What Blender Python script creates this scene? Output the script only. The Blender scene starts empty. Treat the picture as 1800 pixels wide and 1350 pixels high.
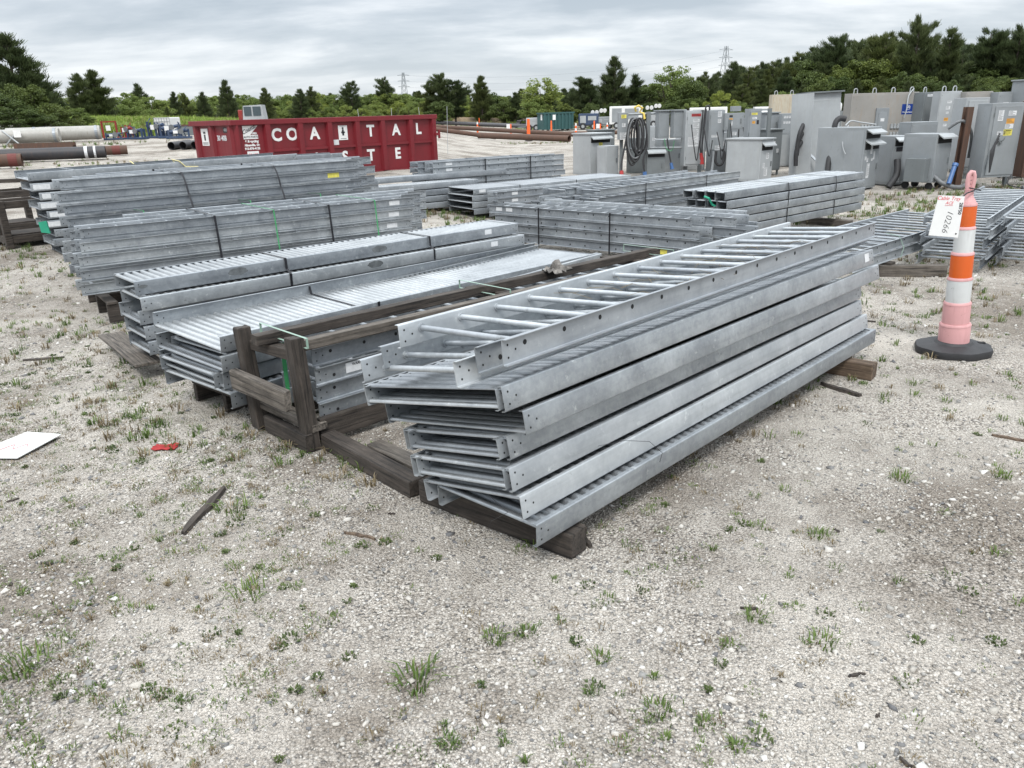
import bpy, math, random
import numpy as np
from mathutils import Vector, Matrix, Euler
R = math.radians
SC = bpy.context.scene
COL = SC.collection
rnd = random.Random(7)
CAM_H = 1.755

def terrain(x, y):
    d = math.hypot(x, y)
    t = (0.02 - x/max(y, .1))/0.17
    t = min(1, max(0, t)); t = t*t*(3-2*t)
    if y < 0: t = 1 if x < 0 else 0
    return 1.05*t*min(1, max(0, (d-8)/42))

# ---------------------------------------------------------------- mesh builder
class MB:
    def __init__(s): s.v = []; s.f = []; s.m = []
    def add(s, vs, fs, mi=0, M=None):
        o = len(s.v)
        if M is not None: vs = [M @ Vector(p) for p in vs]
        s.v += [tuple(p) for p in vs]
        for f in fs: s.f.append(tuple(i+o for i in f)); s.m.append(mi)
        return s
    def box(s, x0, x1, y0, y1, z0, z1, mi=0, M=None, bev=0):
        if bev > 0:
            return s.bbox(x0, x1, y0, y1, z0, z1, bev, mi, M)
        vs = [(x0,y0,z0),(x1,y0,z0),(x1,y1,z0),(x0,y1,z0),(x0,y0,z1),(x1,y0,z1),(x1,y1,z1),(x0,y1,z1)]
        fs = [(3,2,1,0),(4,5,6,7),(0,1,5,4),(1,2,6,5),(2,3,7,6),(3,0,4,7)]
        return s.add(vs, fs, mi, M)
    def bbox(s, x0, x1, y0, y1, z0, z1, b, mi=0, M=None):
        bm = bpy_bevel(x1-x0, y1-y0, z1-z0, b)
        c = ((x0+x1)/2, (y0+y1)/2, (z0+z1)/2)
        return s.add([(p[0]+c[0], p[1]+c[1], p[2]+c[2]) for p in bm[0]], bm[1], mi, M)
    def tube(s, p0, p1, r, n=10, mi=0, r1=None, caps=True):
        p0 = Vector(p0); p1 = Vector(p1); r1 = r if r1 is None else r1
        d = (p1-p0).normalized(); a = d.orthogonal().normalized(); b = d.cross(a)
        vs = []
        for p, rr in ((p0, r), (p1, r1)):
            for k in range(n):
                t = 2*math.pi*k/n; vs.append(p + a*math.cos(t)*rr + b*math.sin(t)*rr)
        fs = [(k, (k+1) % n, n+(k+1) % n, n+k) for k in range(n)]
        if caps: fs += [tuple(range(n-1, -1, -1)), tuple(range(n, 2*n))]
        return s.add(vs, fs, mi)
    def path(s, pts, r, n=8, mi=0, taper=None):
        pts = [Vector(p) for p in pts]; vs = []; prev = None
        for i, p in enumerate(pts):
            d = (pts[min(i+1, len(pts)-1)] - pts[max(i-1, 0)]).normalized()
            if prev is None: a = d.orthogonal().normalized()
            else:
                a = prev - d*prev.dot(d)
                a = a.normalized() if a.length > 1e-6 else d.orthogonal().normalized()
            prev = a; b = d.cross(a)
            rr = r if taper is None else r + (taper-r)*i/(len(pts)-1)
            for k in range(n):
                t = 2*math.pi*k/n; vs.append(p + a*math.cos(t)*rr + b*math.sin(t)*rr)
        fs = []
        for i in range(len(pts)-1):
            for k in range(n):
                fs.append((i*n+k, i*n+(k+1) % n, (i+1)*n+(k+1) % n, (i+1)*n+k))
        fs += [tuple(range(n-1, -1, -1)), tuple(range((len(pts)-1)*n, len(pts)*n))]
        return s.add(vs, fs, mi)
    def lathe(s, prof, n=20, mi=0, M=None):
        vs = []; m = len(prof)
        for (r, z) in prof:
            for k in range(n):
                t = 2*math.pi*k/n; vs.append((r*math.cos(t), r*math.sin(t), z))
        fs = []
        for i in range(m-1):
            for k in range(n):
                fs.append((i*n+k, i*n+(k+1) % n, (i+1)*n+(k+1) % n, (i+1)*n+k))
        fs += [tuple(range(n-1, -1, -1)), tuple(range((m-1)*n, m*n))]
        return s.add(vs, fs, mi, M)
    def extrude(s, poly, y0, y1, mi=0, M=None):      # poly in (x,z), along y
        n = len(poly)
        vs = [(x, y0, z) for x, z in poly] + [(x, y1, z) for x, z in poly]
        fs = [(k, (k+1) % n, n+(k+1) % n, n+k) for k in range(n)]
        fs += [tuple(range(n-1, -1, -1)), tuple(range(n, 2*n))]
        return s.add(vs, fs, mi, M)
    def disc(s, c, nrm, r, n=10, mi=0):
        c = Vector(c); d = Vector(nrm).normalized(); a = d.orthogonal().normalized(); b = d.cross(a)
        return s.add([c + a*math.cos(2*math.pi*k/n)*r + b*math.sin(2*math.pi*k/n)*r for k in range(n)], [tuple(range(n))], mi)
    def mesh(s, name, mats, smooth=None):
        me = bpy.data.meshes.new(name)
        me.from_pydata(s.v, [], s.f)
        for m in (mats if isinstance(mats, (list, tuple)) else [mats]): me.materials.append(m)
        me.polygons.foreach_set('material_index', s.m)
        if smooth is not None:
            me.polygons.foreach_set('use_smooth', [True]*len(s.f))
            me.update()
            if hasattr(me, 'set_sharp_from_angle'): me.set_sharp_from_angle(angle=R(smooth))
        me.update()
        return me
    def build(s, name, mats, parent=None, smooth=None):
        return link(name, s.mesh(name, mats, smooth), parent)

_bev = {}
def bpy_bevel(w, d, h, b):
    import bmesh
    k = (round(w, 4), round(d, 4), round(h, 4), b)
    if k in _bev: return _bev[k]
    bm = bmesh.new(); bmesh.ops.create_cube(bm, size=1)
    bmesh.ops.scale(bm, vec=(w, d, h), verts=bm.verts)
    bmesh.ops.bevel(bm, geom=bm.edges[:], offset=min(b, min(w, d, h)*.45), segments=2, affect='EDGES', profile=.6)
    bm.verts.ensure_lookup_table()
    _bev[k] = ([tuple(v.co) for v in bm.verts], [tuple(v.index for v in f.verts) for f in bm.faces])
    bm.free(); return _bev[k]

def link(name, data, parent=None):
    o = bpy.data.objects.new(name, data); COL.objects.link(o)
    if parent is not None: o.parent = parent
    return o
def tag(o, label=None, cat=None, group=None, kind=None):
    if label: o['label'] = label
    if cat: o['category'] = cat
    if group: o['group'] = group
    if kind: o['kind'] = kind
    return o
def thing(name, loc, rz, label, cat, group=None):
    o = link(name, None); o.location = loc
    if isinstance(rz, Matrix):
        o.matrix_world = Matrix.Translation(loc) @ rz.to_4x4()
    else: o.rotation_euler = (0, 0, rz)
    return tag(o, label, cat, group)

# ---------------------------------------------------------------- materials
def mat(name):
    m = bpy.data.materials.new(name); m.use_nodes = True
    nt = m.node_tree; b = nt.nodes['Principled BSDF']
    return m, nt, b
def N(nt, t, **k):
    n = nt.nodes.new(t)
    for a, v in k.items():
        if hasattr(n, a): setattr(n, a, v)
        else: n.inputs[a.replace('_', ' ')].default_value = v
    return n
def ramp(nt, fac, stops):
    r = nt.nodes.new('ShaderNodeValToRGB')
    el = r.color_ramp.elements
    while len(el) < len(stops): el.new(.5)
    for e, (p, c) in zip(el, stops):
        e.position = p; e.color = (*c, 1) if len(c) == 3 else c
    nt.links.new(fac, r.inputs[0]); return r
def mixc(nt, fac, a, b, mode='MIX'):
    m = nt.nodes.new('ShaderNodeMix'); m.data_type = 'RGBA'; m.blend_type = mode
    for s, v in ((m.inputs[0], fac), (m.inputs[6], a), (m.inputs[7], b)):
        if hasattr(v, 'is_linked') or isinstance(v, bpy.types.NodeSocket): nt.links.new(v, s)
        elif isinstance(v, (tuple, list)): s.default_value = (*v, 1) if len(v) == 3 else v
        else: s.default_value = v
    return m.outputs[2]
def coords(nt, scale=(1, 1, 1), rand=True, which='Object'):
    tc = nt.nodes.new('ShaderNodeTexCoord'); mp = nt.nodes.new('ShaderNodeMapping')
    nt.links.new(tc.outputs[which], mp.inputs[0]); mp.inputs['Scale'].default_value = scale
    if rand:
        oi = nt.nodes.new('ShaderNodeObjectInfo'); ml = nt.nodes.new('ShaderNodeMath'); ml.operation = 'MULTIPLY'
        ml.inputs[1].default_value = 37.; nt.links.new(oi.outputs['Random'], ml.inputs[0])
        nt.links.new(ml.outputs[0], mp.inputs['Location'])
    return mp.outputs[0]
def noise(nt, vec, scale, detail=4, rough=.55, dist=0):
    n = nt.nodes.new('ShaderNodeTexNoise'); nt.links.new(vec, n.inputs['Vector'])
    n.inputs['Scale'].default_value = scale; n.inputs['Detail'].default_value = detail
    n.inputs['Roughness'].default_value = rough; n.inputs['Distortion'].default_value = dist
    return n.outputs['Fac']
def voro(nt, vec, scale, out='Color', feature='F1'):
    n = nt.nodes.new('ShaderNodeTexVoronoi'); n.feature = feature; nt.links.new(vec, n.inputs['Vector'])
    n.inputs['Scale'].default_value = scale; return n.outputs[out]
def bump(nt, b, h, strength=.3, dist=.01, prev=None):
    n = nt.nodes.new('ShaderNodeBump'); nt.links.new(h, n.inputs['Height'])
    n.inputs['Strength'].default_value = strength; n.inputs['Distance'].default_value = dist
    if prev is not None: nt.links.new(prev, n.inputs['Normal'])
    nt.links.new(n.outputs[0], b.inputs['Normal']); return n.outputs[0]

def galv(name, c0, c1, metal=.7, rough=.42, spangle=.5):
    m, nt, b = mat(name); v = coords(nt)
    n1 = noise(nt, v, 3.5, 5, .6, .4); base = ramp(nt, n1, [(.3, c0), (.72, c1)]).outputs[0]
    sp = voro(nt, v, 55); bw = nt.nodes.new('ShaderNodeRGBToBW'); nt.links.new(sp, bw.inputs[0])
    spr = ramp(nt, bw.outputs[0], [(.2, (.82,.83,.85)), (.8, (1.12,1.12,1.11))]).outputs[0]
    c = mixc(nt, spangle, base, spr, 'MULTIPLY')
    v2 = coords(nt, (14, .8, 14)); st = noise(nt, v2, 2.2, 6, .65)
    strk = ramp(nt, st, [(.3, (.8,.8,.8)), (.5, (1,1,1)), (.75, (1.1,1.1,1.1))]).outputs[0]
    c = mixc(nt, .6, c, strk, 'MULTIPLY')
    n5 = noise(nt, v, 26, 3, .5, .8); mt = ramp(nt, n5, [(.38, (.80,.81,.83)), (.5, (1,1,1)), (.62, (1.16,1.16,1.15))]).outputs[0]
    c = mixc(nt, spangle*.9, c, mt, 'MULTIPLY')
    # faint white-rust blooms and dirt specks
    n3 = noise(nt, v, 16, 8, .7); bl = ramp(nt, n3, [(.6, (0,0,0)), (.74, (1,1,1))]).outputs[0]
    c = mixc(nt, bl, c, (.62,.64,.64))
    n4 = noise(nt, coords(nt, (1,1,1)), 9, 9, .75); dk = ramp(nt, n4, [(.27, (.35,.33,.3)), (.37, (1,1,1))]).outputs[0]
    c = mixc(nt, .7, c, dk, 'MULTIPLY')
    oi = nt.nodes.new('ShaderNodeObjectInfo'); rr = ramp(nt, oi.outputs['Random'], [(0, (.76,.775,.79)), (1, (1.12,1.12,1.10))]).outputs[0]
    c = mixc(nt, 1., c, rr, 'MULTIPLY')
    nt.links.new(c, b.inputs['Base Color'])
    mr = nt.nodes.new('ShaderNodeMapRange'); nt.links.new(n3, mr.inputs[0]); mr.inputs[3].default_value = rough-.1; mr.inputs[4].default_value = rough+.22
    nt.links.new(mr.outputs[0], b.inputs['Roughness'])
    mm = nt.nodes.new('ShaderNodeMapRange'); nt.links.new(n1, mm.inputs[0]); mm.inputs[3].default_value = metal+.1; mm.inputs[4].default_value = metal-.2
    nt.links.new(mm.outputs[0], b.inputs['Metallic'])
    bump(nt, b, n3, .06, .002)
    return m
GALV = galv('galvanized_steel', (.28,.298,.318), (.44,.462,.482), .65, .40, .32)
GALVPAN = galv('corrugated_sheet_zinc', (.34,.355,.37), (.45,.465,.48), .8, .36, .12)
GALV2 = galv('dull_galvanized_steel', (.25,.268,.288), (.39,.41,.432), .55, .46, .3)
GALVP = galv('bright_galvanized_steel', (.36,.382,.405), (.48,.50,.52), .5, .42, .16)

def simple(name, col, rough=.6, metal=0, var=.15, scale=5, bumpy=0, spec=None):
    m, nt, b = mat(name); v = coords(nt)
    n = noise(nt, v, scale, 6, .65)
    lo = tuple(max(0, c*(1-var)) for c in col); hi = tuple(min(1, c*(1+var)) for c in col)
    nt.links.new(ramp(nt, n, [(.3, lo), (.7, hi)]).outputs[0], b.inputs['Base Color'])
    b.inputs['Roughness'].default_value = rough; b.inputs['Metallic'].default_value = metal
    if bumpy: bump(nt, b, noise(nt, v, scale*8, 4), bumpy, .005)
    return m
HOLE = simple('dark_opening', (.012,.012,.013), .9, 0, 0)
def painted(name, col, rough=.45, dirt=(.25,.2,.15), dirtamt=.5, spots=.62):
    m, nt, b = mat(name); v = coords(nt); vs = coords(nt, (3, 3, .35))
    n = noise(nt, v, 1.7, 6, .6)
    c = ramp(nt, n, [(.3, tuple(x*.84 for x in col)), (.7, tuple(min(1, x*1.08) for x in col))]).outputs[0]
    st = noise(nt, vs, 6, 7, .7); f = ramp(nt, st, [(.5, (0,0,0)), (.85, (dirtamt,)*3)]).outputs[0]
    c = mixc(nt, f, c, dirt)
    sp = noise(nt, v, 14, 8, .8); f2 = ramp(nt, sp, [(spots, (0,0,0)), (spots+.05, (.7,.7,.7))]).outputs[0]
    c = mixc(nt, f2, c, tuple(x*.45 for x in col))
    nt.links.new(c, b.inputs['Base Color'])
    mr = nt.nodes.new('ShaderNodeMapRange'); nt.links.new(st, mr.inputs[0]); mr.inputs[3].default_value = rough-.1; mr.inputs[4].default_value = rough+.25
    nt.links.new(mr.outputs[0], b.inputs['Roughness'])
    bump(nt, b, n, .08, .02)
    return m
CAB = painted('cabinet_grey_paint', (0.235,0.252,0.264), .42, (.2,.2,.17), .35)
CABL = painted('pale_grey_paint', (0.335,0.352,0.362), .4, (.28,.27,.24), .4)
CABB = painted('beige_grey_paint', (0.274,0.262,0.243), .55, (.3,.2,.12), .5)
CABD = painted('dark_grey_paint', (.15,.165,.17), .5, (.1,.09,.08), .4)
RED = painted('dumpster_red_paint', (.155,.007,.013), .42, (.10,.02,.02), .45, .66)
GRN = painted('dumpster_green_paint', (.02,.075,.075), .45, (.05,.05,.04), .4)
BLUE = painted('machine_blue_paint', (.02,.045,.10), .5)
REDM = painted('machine_red_paint', (.24,.02,.015), .4)
RUST = painted('rusty_steel', (.085,.05,.036), .75, (.2,.08,.04), .8, .6)
BLACKP = painted('black_coated_steel', (.03,.03,.034), .5, (.12,.07,.05), .7, .6)
SILV = painted('silver_duct_skin', (.33,.32,.295), .45, (.14,.11,.08), .7)
BEIGE = painted('rusted_cream_paint', (.42,.38,.30), .6, (.3,.13,.04), .9)
WHITE = simple('white_paint', (.62,.62,.61), .5, 0, .05, 4)
WHITEM = simple('white_lettering', (.68,.675,.665), .5, 0, .08, 12)
PAPER = simple('white_sticker_paper', (.58,.59,.60), .6, 0, .12, 30)
YELP = simple('yellow_sticker', (.62,.55,.10), .6, 0, .2, 30)
ORGP = simple('orange_sticker', (.62,.30,.05), .6, 0, .2, 30)
SIGNB = simple('sign_blue', (.01,.04,.22), .4, 0, .1, 4)
INK = simple('black_ink', (.02,.02,.025), .6, 0, 0)
INKR = simple('red_ink', (.6,.02,.04), .6, 0, 0)
RUB = simple('black_rubber', (.022,.022,.024), .62, 0, .3, 12, .3)
STRAP = simple('black_steel_strap', (.018,.018,.022), .4, .3, .2, 9)
STRAPG = simple('green_plastic_strap', (.05,.26,.10), .4, 0, .2, 9)
STRAPP = simple('pale_green_strap', (.24,.34,.28), .4, 0, .15, 9)
ROPE = simple('yellow_rope', (.62,.55,.28), .8, 0, .2, 30)
ORANGE = painted('orange_reflective_sheet', (.60,.10,.01), .4, (.4,.15,.05), .3, .7)
REFW = painted('white_reflective_sheet', (.56,.57,.565), .35, (.26,.25,.23), .8, .62)
PINK = painted('faded_pink_plastic', (.56,.30,.30), .5, (.33,.16,.16), .7, .62)
OFAR = simple('orange_plastic', (.75,.12,.02), .5, 0, .1)
GLASS = simple('dark_window_glass', (.05,.07,.08), .12, 0, .1)
REDCAP = simple('red_plug', (.34,.03,.03), .5, 0, .2)
REDSP = painted('sprayed_red_band', (.12,.03,.025), .7, (.08,.03,.02), .8)
BLUEP = simple('blue_plug', (.05,.12,.28), .45, 0, .2)
HOSE = simple('grey_conduit', (.13,.135,.14), .5, 0, .25, 14, .2)
YEL = simple('yellow_plastic', (.6,.46,.1), .5, 0, .15)
GREENTARP = simple('green_plastic_scrap', (.02,.28,.17), .5, 0, .2)

def wood(name, dark, light, along='y'):
    m, nt, b = mat(name)
    sc = (16, 1.1, 16)
    v = coords(nt, sc); v1 = coords(nt)
    g = noise(nt, v, 3.2, 9, .72, .6)
    c = ramp(nt, g, [(.28, dark), (.5, tuple((a+d)/2 for a, d in zip(dark, light))), (.72, light)]).outputs[0]
    n = noise(nt, v1, 4, 6, .7); s = ramp(nt, n, [(.35, (.45,.42,.4)), (.6, (1,1,1))]).outputs[0]
    c = mixc(nt, .8, c, s, 'MULTIPLY')
    vc = coords(nt, (42, 1.4, 42)); ck = noise(nt, vc, 1.6, 5, .6); ckr = ramp(nt, ck, [(.36, (.1,.085,.08)), (.44, (1,1,1)), (.7, (1.25,1.25,1.25))]).outputs[0]
    c = mixc(nt, .85, c, ckr, 'MULTIPLY')
    nt.links.new(c, b.inputs['Base Color']); b.inputs['Roughness'].default_value = .85
    bb = bump(nt, b, ck, .6, .006); bump(nt, b, g, .8, .004, bb)
    return m
WOODD = wood('weathered_dark_wood', (.011,.009,.0075), (.085,.069,.057))
WOODG = wood('grey_weathered_wood', (.028,.024,.020), (.19,.165,.14))
WOODB = wood('brown_timber', (.05,.033,.022), (.19,.135,.092))
BARK = wood('tree_bark', (.04,.032,.026), (.14,.11,.09))

def leafmat(name, lo, hi, transl=.25):
    m, nt, b = mat(name)
    v = coords(nt); n = noise(nt, v, .9, 3, .6)
    geo = nt.nodes.new('ShaderNodeNewGeometry')
    ad = nt.nodes.new('ShaderNodeMath'); ad.operation = 'MULTIPLY_ADD'; nt.links.new(geo.outputs['Random Per Island'], ad.inputs[0]); ad.inputs[1].default_value = .45
    nt.links.new(n, ad.inputs[2])
    c = ramp(nt, ad.outputs[0], [(.35, lo), (.95, hi)]).outputs[0]
    oi = nt.nodes.new('ShaderNodeObjectInfo'); rr = ramp(nt, oi.outputs['Random'], [(0, (.72,.78,.75)), (.5, (1,1,1)), (1, (1.25,1.15,.85))]).outputs[0]
    c = mixc(nt, 1., c, rr, 'MULTIPLY')
    nt.links.new(c, b.inputs['Base Color']); b.inputs['Roughness'].default_value = .6
    b.inputs['Specular IOR Level'].default_value = .25
    tr = nt.nodes.new('ShaderNodeBsdfTranslucent'); nt.links.new(c, tr.inputs[0])
    mx = nt.nodes.new('ShaderNodeMixShader'); mx.inputs[0].default_value = transl
    out = nt.nodes['Material Output']
    nt.links.new(b.outputs[0], mx.inputs[1]); nt.links.new(tr.outputs[0], mx.inputs[2]); nt.links.new(mx.outputs[0], out.inputs[0])
    return m
LPINE = leafmat('pine_needles', (.032,.048,.02), (.088,.112,.045))
LDARK = leafmat('dark_broad_leaves', (.04,.06,.018), (.11,.145,.04))
LBRIGHT = leafmat('bright_willow_leaves', (.095,.14,.035), (.225,.275,.08), .35)
LGRASS = leafmat('tall_grass_blades', (.10,.17,.03), (.27,.36,.09), .3)
LWEED = leafmat('weed_blades', (.045,.085,.02), (.16,.22,.06), .25)
LMAT = leafmat('low_leafy_weeds', (.03,.055,.018), (.11,.14,.05), .15)
LDRY = leafmat('dry_weed_stems', (.10,.075,.045), (.26,.205,.125), .1)

def ground_mat(name='gravel_and_sand'):
    m, nt, b = mat(name); v = coords(nt, rand=False)
    v3 = v
    vn = noise(nt, v, 160, 3, .6)
    p1 = voro(nt, v3, 105); bw1 = nt.nodes.new('ShaderNodeRGBToBW'); nt.links.new(p1, bw1.inputs[0])
    c1 = ramp(nt, bw1.outputs[0], [(.12, (.11,.107,.105)), (.3, (.30,.274,.246)), (.6, (.435,.402,.362)), (.88, (.57,.545,.51))]).outputs[0]
    p2 = voro(nt, v3, 290); bw2 = nt.nodes.new('ShaderNodeRGBToBW'); nt.links.new(p2, bw2.inputs[0])
    c2 = ramp(nt, bw2.outputs[0], [(.15, (.24,.228,.212)), (.4, (.415,.382,.342)), (.7, (.49,.455,.41)), (.9, (.57,.545,.51))]).outputs[0]
    big = noise(nt, v, 1.3, 7, .65)
    f = ramp(nt, big, [(.42, (1,1,1)), (.6, (0,0,0))]).outputs[0]
    c = mixc(nt, f, c2, c1)
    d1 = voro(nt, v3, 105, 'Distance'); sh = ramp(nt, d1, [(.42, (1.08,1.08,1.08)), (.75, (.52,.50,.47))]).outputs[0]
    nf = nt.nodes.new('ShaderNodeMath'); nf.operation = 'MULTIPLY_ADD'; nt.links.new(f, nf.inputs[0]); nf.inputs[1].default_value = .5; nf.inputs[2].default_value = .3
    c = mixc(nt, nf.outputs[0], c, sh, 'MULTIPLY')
    dmp = noise(nt, v, .55, 9, .72); dm = ramp(nt, dmp, [(.40, (.46,.42,.38)), (.49, (.88,.865,.845)), (.56, (1.10,1.09,1.07)), (.75, (1.26,1.25,1.22))]).outputs[0]
    c = mixc(nt, .8, c, dm, 'MULTIPLY')
    # thin moss and dead weed film in patches of its own
    gr = noise(nt, v, .8, 10, .78); g2 = ramp(nt, gr, [(.54, (0,0,0)), (.70, (.55,.55,.55))]).outputs[0]
    sx = nt.nodes.new('ShaderNodeSeparateXYZ'); nt.links.new(v, sx.inputs[0])
    mr = nt.nodes.new('ShaderNodeMapRange'); nt.links.new(sx.outputs[0], mr.inputs[0])
    mr.inputs[1].default_value = 2.; mr.inputs[2].default_value = -2.2; mr.inputs[3].default_value = .22; mr.inputs[4].default_value = 1.
    mm = nt.nodes.new('ShaderNodeMath'); mm.operation = 'MULTIPLY'; nt.links.new(g2, mm.inputs[0]); nt.links.new(mr.outputs[0], mm.inputs[1])
    c = mixc(nt, mm.outputs[0], c, (.12,.118,.08))
    nt.links.new(c, b.inputs['Base Color']); b.inputs['Roughness'].default_value = .9; b.inputs['Specular IOR Level'].default_value = .2
    inv = nt.nodes.new('ShaderNodeMath'); inv.operation = 'SUBTRACT'; inv.inputs[0].default_value = 1; nt.links.new(d1, inv.inputs[1])
    b1 = bump(nt, b, inv.outputs[0], .95, .012)
    b2 = bump(nt, b, vn, .5, .006, b1)
    bump(nt, b, big, .7, .06, b2)
    return m
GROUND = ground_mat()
def stone_mat():
    m, nt, b = mat('crushed_stone'); geo = nt.nodes.new('ShaderNodeNewGeometry')
    c = ramp(nt, geo.outputs['Random Per Island'], [(0, (.11,.11,.115)), (.18, (.24,.235,.225)), (.5, (.40,.374,.334)), (.85, (.51,.485,.445)), (1, (.60,.585,.555))]).outputs[0]
    v = coords(nt, rand=False); n = noise(nt, v, 300, 3); s = ramp(nt, n, [(.3, (.75,.75,.75)), (.7, (1.1,1.1,1.1))]).outputs[0]
    c = mixc(nt, .8, c, s, 'MULTIPLY')
    nt.links.new(c, b.inputs['Base Color']); b.inputs['Roughness'].default_value = .85; b.inputs['Specular IOR Level'].default_value = .25
    return m
STONE = stone_mat()

# ---------------------------------------------------------------- text
def text_mesh(txt, size, depth=.002, bold=0, mats=None, shear=0, name='lettering'):
    cu = bpy.data.curves.new(name, 'FONT'); cu.body = txt; cu.size = size; cu.align_x = 'CENTER'; cu.align_y = 'CENTER'
    cu.extrude = depth; cu.offset = bold; cu.shear = shear; cu.resolution_u = 3
    o = bpy.data.objects.new('tmp', cu); COL.objects.link(o)
    dg = bpy.context.evaluated_depsgraph_get(); dg.update()
    me = bpy.data.meshes.new_from_object(o.evaluated_get(dg)); me.name = name
    bpy.data.objects.remove(o)
    me.materials.clear(); me.materials.append(mats or WHITEM)
    return me
def put_text(txt, size, parent, M, m=None, bold=0, shear=0, name='lettering', depth=.002):
    o = link(name, text_mesh(txt, size, depth, bold, m, shear, name), parent); o.matrix_local = M; return o
FRONT = Matrix.Rotation(R(90), 4, 'X')        # text facing -Y, x to the right

# ---------------------------------------------------------------- ground
def build_ground():
    radii = [0] + [0.6*1.06**i for i in range(112)]
    nA = 220; vs = [(0, 0, 0)]; fs = []
    for r in radii[1:]:
        for k in range(nA):
            a = 2*math.pi*k/nA; x = r*math.sin(a); y = r*math.cos(a)
            z = terrain(x, y)
            if r > 14: z += .05*math.sin(x*.23+1)*math.sin(y*.31)*min(1, (r-14)/10)
            vs.append((x, y, z))
    for k in range(nA): fs.append((0, 1+(k+1) % nA, 1+k))
    for i in range(len(radii)-2):
        o = 1+i*nA
        for k in range(nA): fs.append((o+k, o+(k+1) % nA, o+nA+(k+1) % nA, o+nA+k))
    me = bpy.data.meshes.new('ground'); me.from_pydata(vs, [], fs); me.materials.append(GROUND)
    me.polygons.foreach_set('use_smooth', [True]*len(fs)); me.update()
    # make normals point up
    if me.polygons[0].normal.z < 0: me.flip_normals()
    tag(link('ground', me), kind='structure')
build_ground()

def np_mesh(name, V, F, mats, mi=None, smooth=False):
    me = bpy.data.meshes.new(name); nv = len(V); nf = len(F); k = F.shape[1]
    me.vertices.add(nv); me.vertices.foreach_set('co', V.astype(np.float32).ravel())
    me.loops.add(nf*k); me.loops.foreach_set('vertex_index', F.astype(np.int32).ravel())
    me.polygons.add(nf); me.polygons.foreach_set('loop_start', np.arange(0, nf*k, k, dtype=np.int32))
    me.polygons.foreach_set('loop_total', np.full(nf, k, dtype=np.int32))
    for m in (mats if isinstance(mats, list) else [mats]): me.materials.append(m)
    if mi is not None: me.polygons.foreach_set('material_index', mi.astype(np.int32))
    if smooth: me.polygons.foreach_set('use_smooth', [True]*nf)
    me.update(calc_edges=True); me.validate(); return me

def build_gravel():
    g = np.random.default_rng(3)
    octa = np.array([(1,0,0),(0,1,0),(-1,0,0),(0,-1,0),(0,0,1),(0,0,-1)], float)
    of = np.array([(0,1,4),(1,2,4),(2,3,4),(3,0,4),(1,0,5),(2,1,5),(3,2,5),(0,3,5)])
    cube = np.array([(-1,-1,-1),(1,-1,-1),(1,1,-1),(-1,1,-1),(-1,-1,1),(1,-1,1),(1,1,1),(-1,1,1)], float)*.62
    cf = np.array([(0,1,5),(0,5,4),(1,2,6),(1,6,5),(2,3,7),(2,7,6),(3,0,4),(3,4,7),(4,5,6),(4,6,7)])
    Vs, Fs, o = [], [], 0
    for base, fc, n, mu, sg, mx in ((octa, of, 125000, -5.45, .38, .012), (cube, cf, 26000, -5.05, .36, .017)):
        r = 1.15+11*g.random(n)**1.7; a = (g.random(n)-.5)*R(104); x = r*np.sin(a); y = r*np.cos(a)
        den = np.sin(x*1.7+1.3*np.sin(y*2.1))*np.sin(y*1.3+x*.6)+.3*np.sin(x*6+y*5)
        keep = g.random(n) < .62+.38*den; x, y, r = x[keep], y[keep], r[keep]; n = len(x)
        sz = np.clip(np.exp(g.normal(mu, sg, n)), .0022, mx)*(1+.07*(r-1.5).clip(0))
        k = len(base); V = base[None]*(1+g.normal(0, .24, (n, k, 1)))+g.normal(0, .10, (n, k, 3))
        V = V*np.stack([g.uniform(.7, 1.5, n), g.uniform(.6, 1.1, n), g.uniform(.4, .85, n)], 1)[:, None]
        th, ph = g.random(n)*6.283, g.normal(0, .35, n); c, si = np.cos(th)[:, None], np.sin(th)[:, None]; cp, sp = np.cos(ph)[:, None], np.sin(ph)[:, None]
        Y0 = V[..., 1]*cp-V[..., 2]*sp; Z0 = V[..., 1]*sp+V[..., 2]*cp
        V = np.stack([V[..., 0]*c-Y0*si, V[..., 0]*si+Y0*c, Z0], -1)*sz[:, None, None]
        V[..., 0] += x[:, None]; V[..., 1] += y[:, None]; V[..., 2] += (sz*.15)[:, None] + np.array([terrain(*p) for p in zip(x, y)])[:, None]
        Fs.append((fc[None]+k*np.arange(n)[:, None, None]).reshape(-1, 3)+o); Vs.append(V.reshape(-1, 3)); o += n*k
    tag(link('gravel', np_mesh('gravel', np.concatenate(Vs), np.concatenate(Fs), STONE)), 'loose crushed stone scattered over the sandy yard', 'gravel', kind='stuff')
build_gravel()

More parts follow.
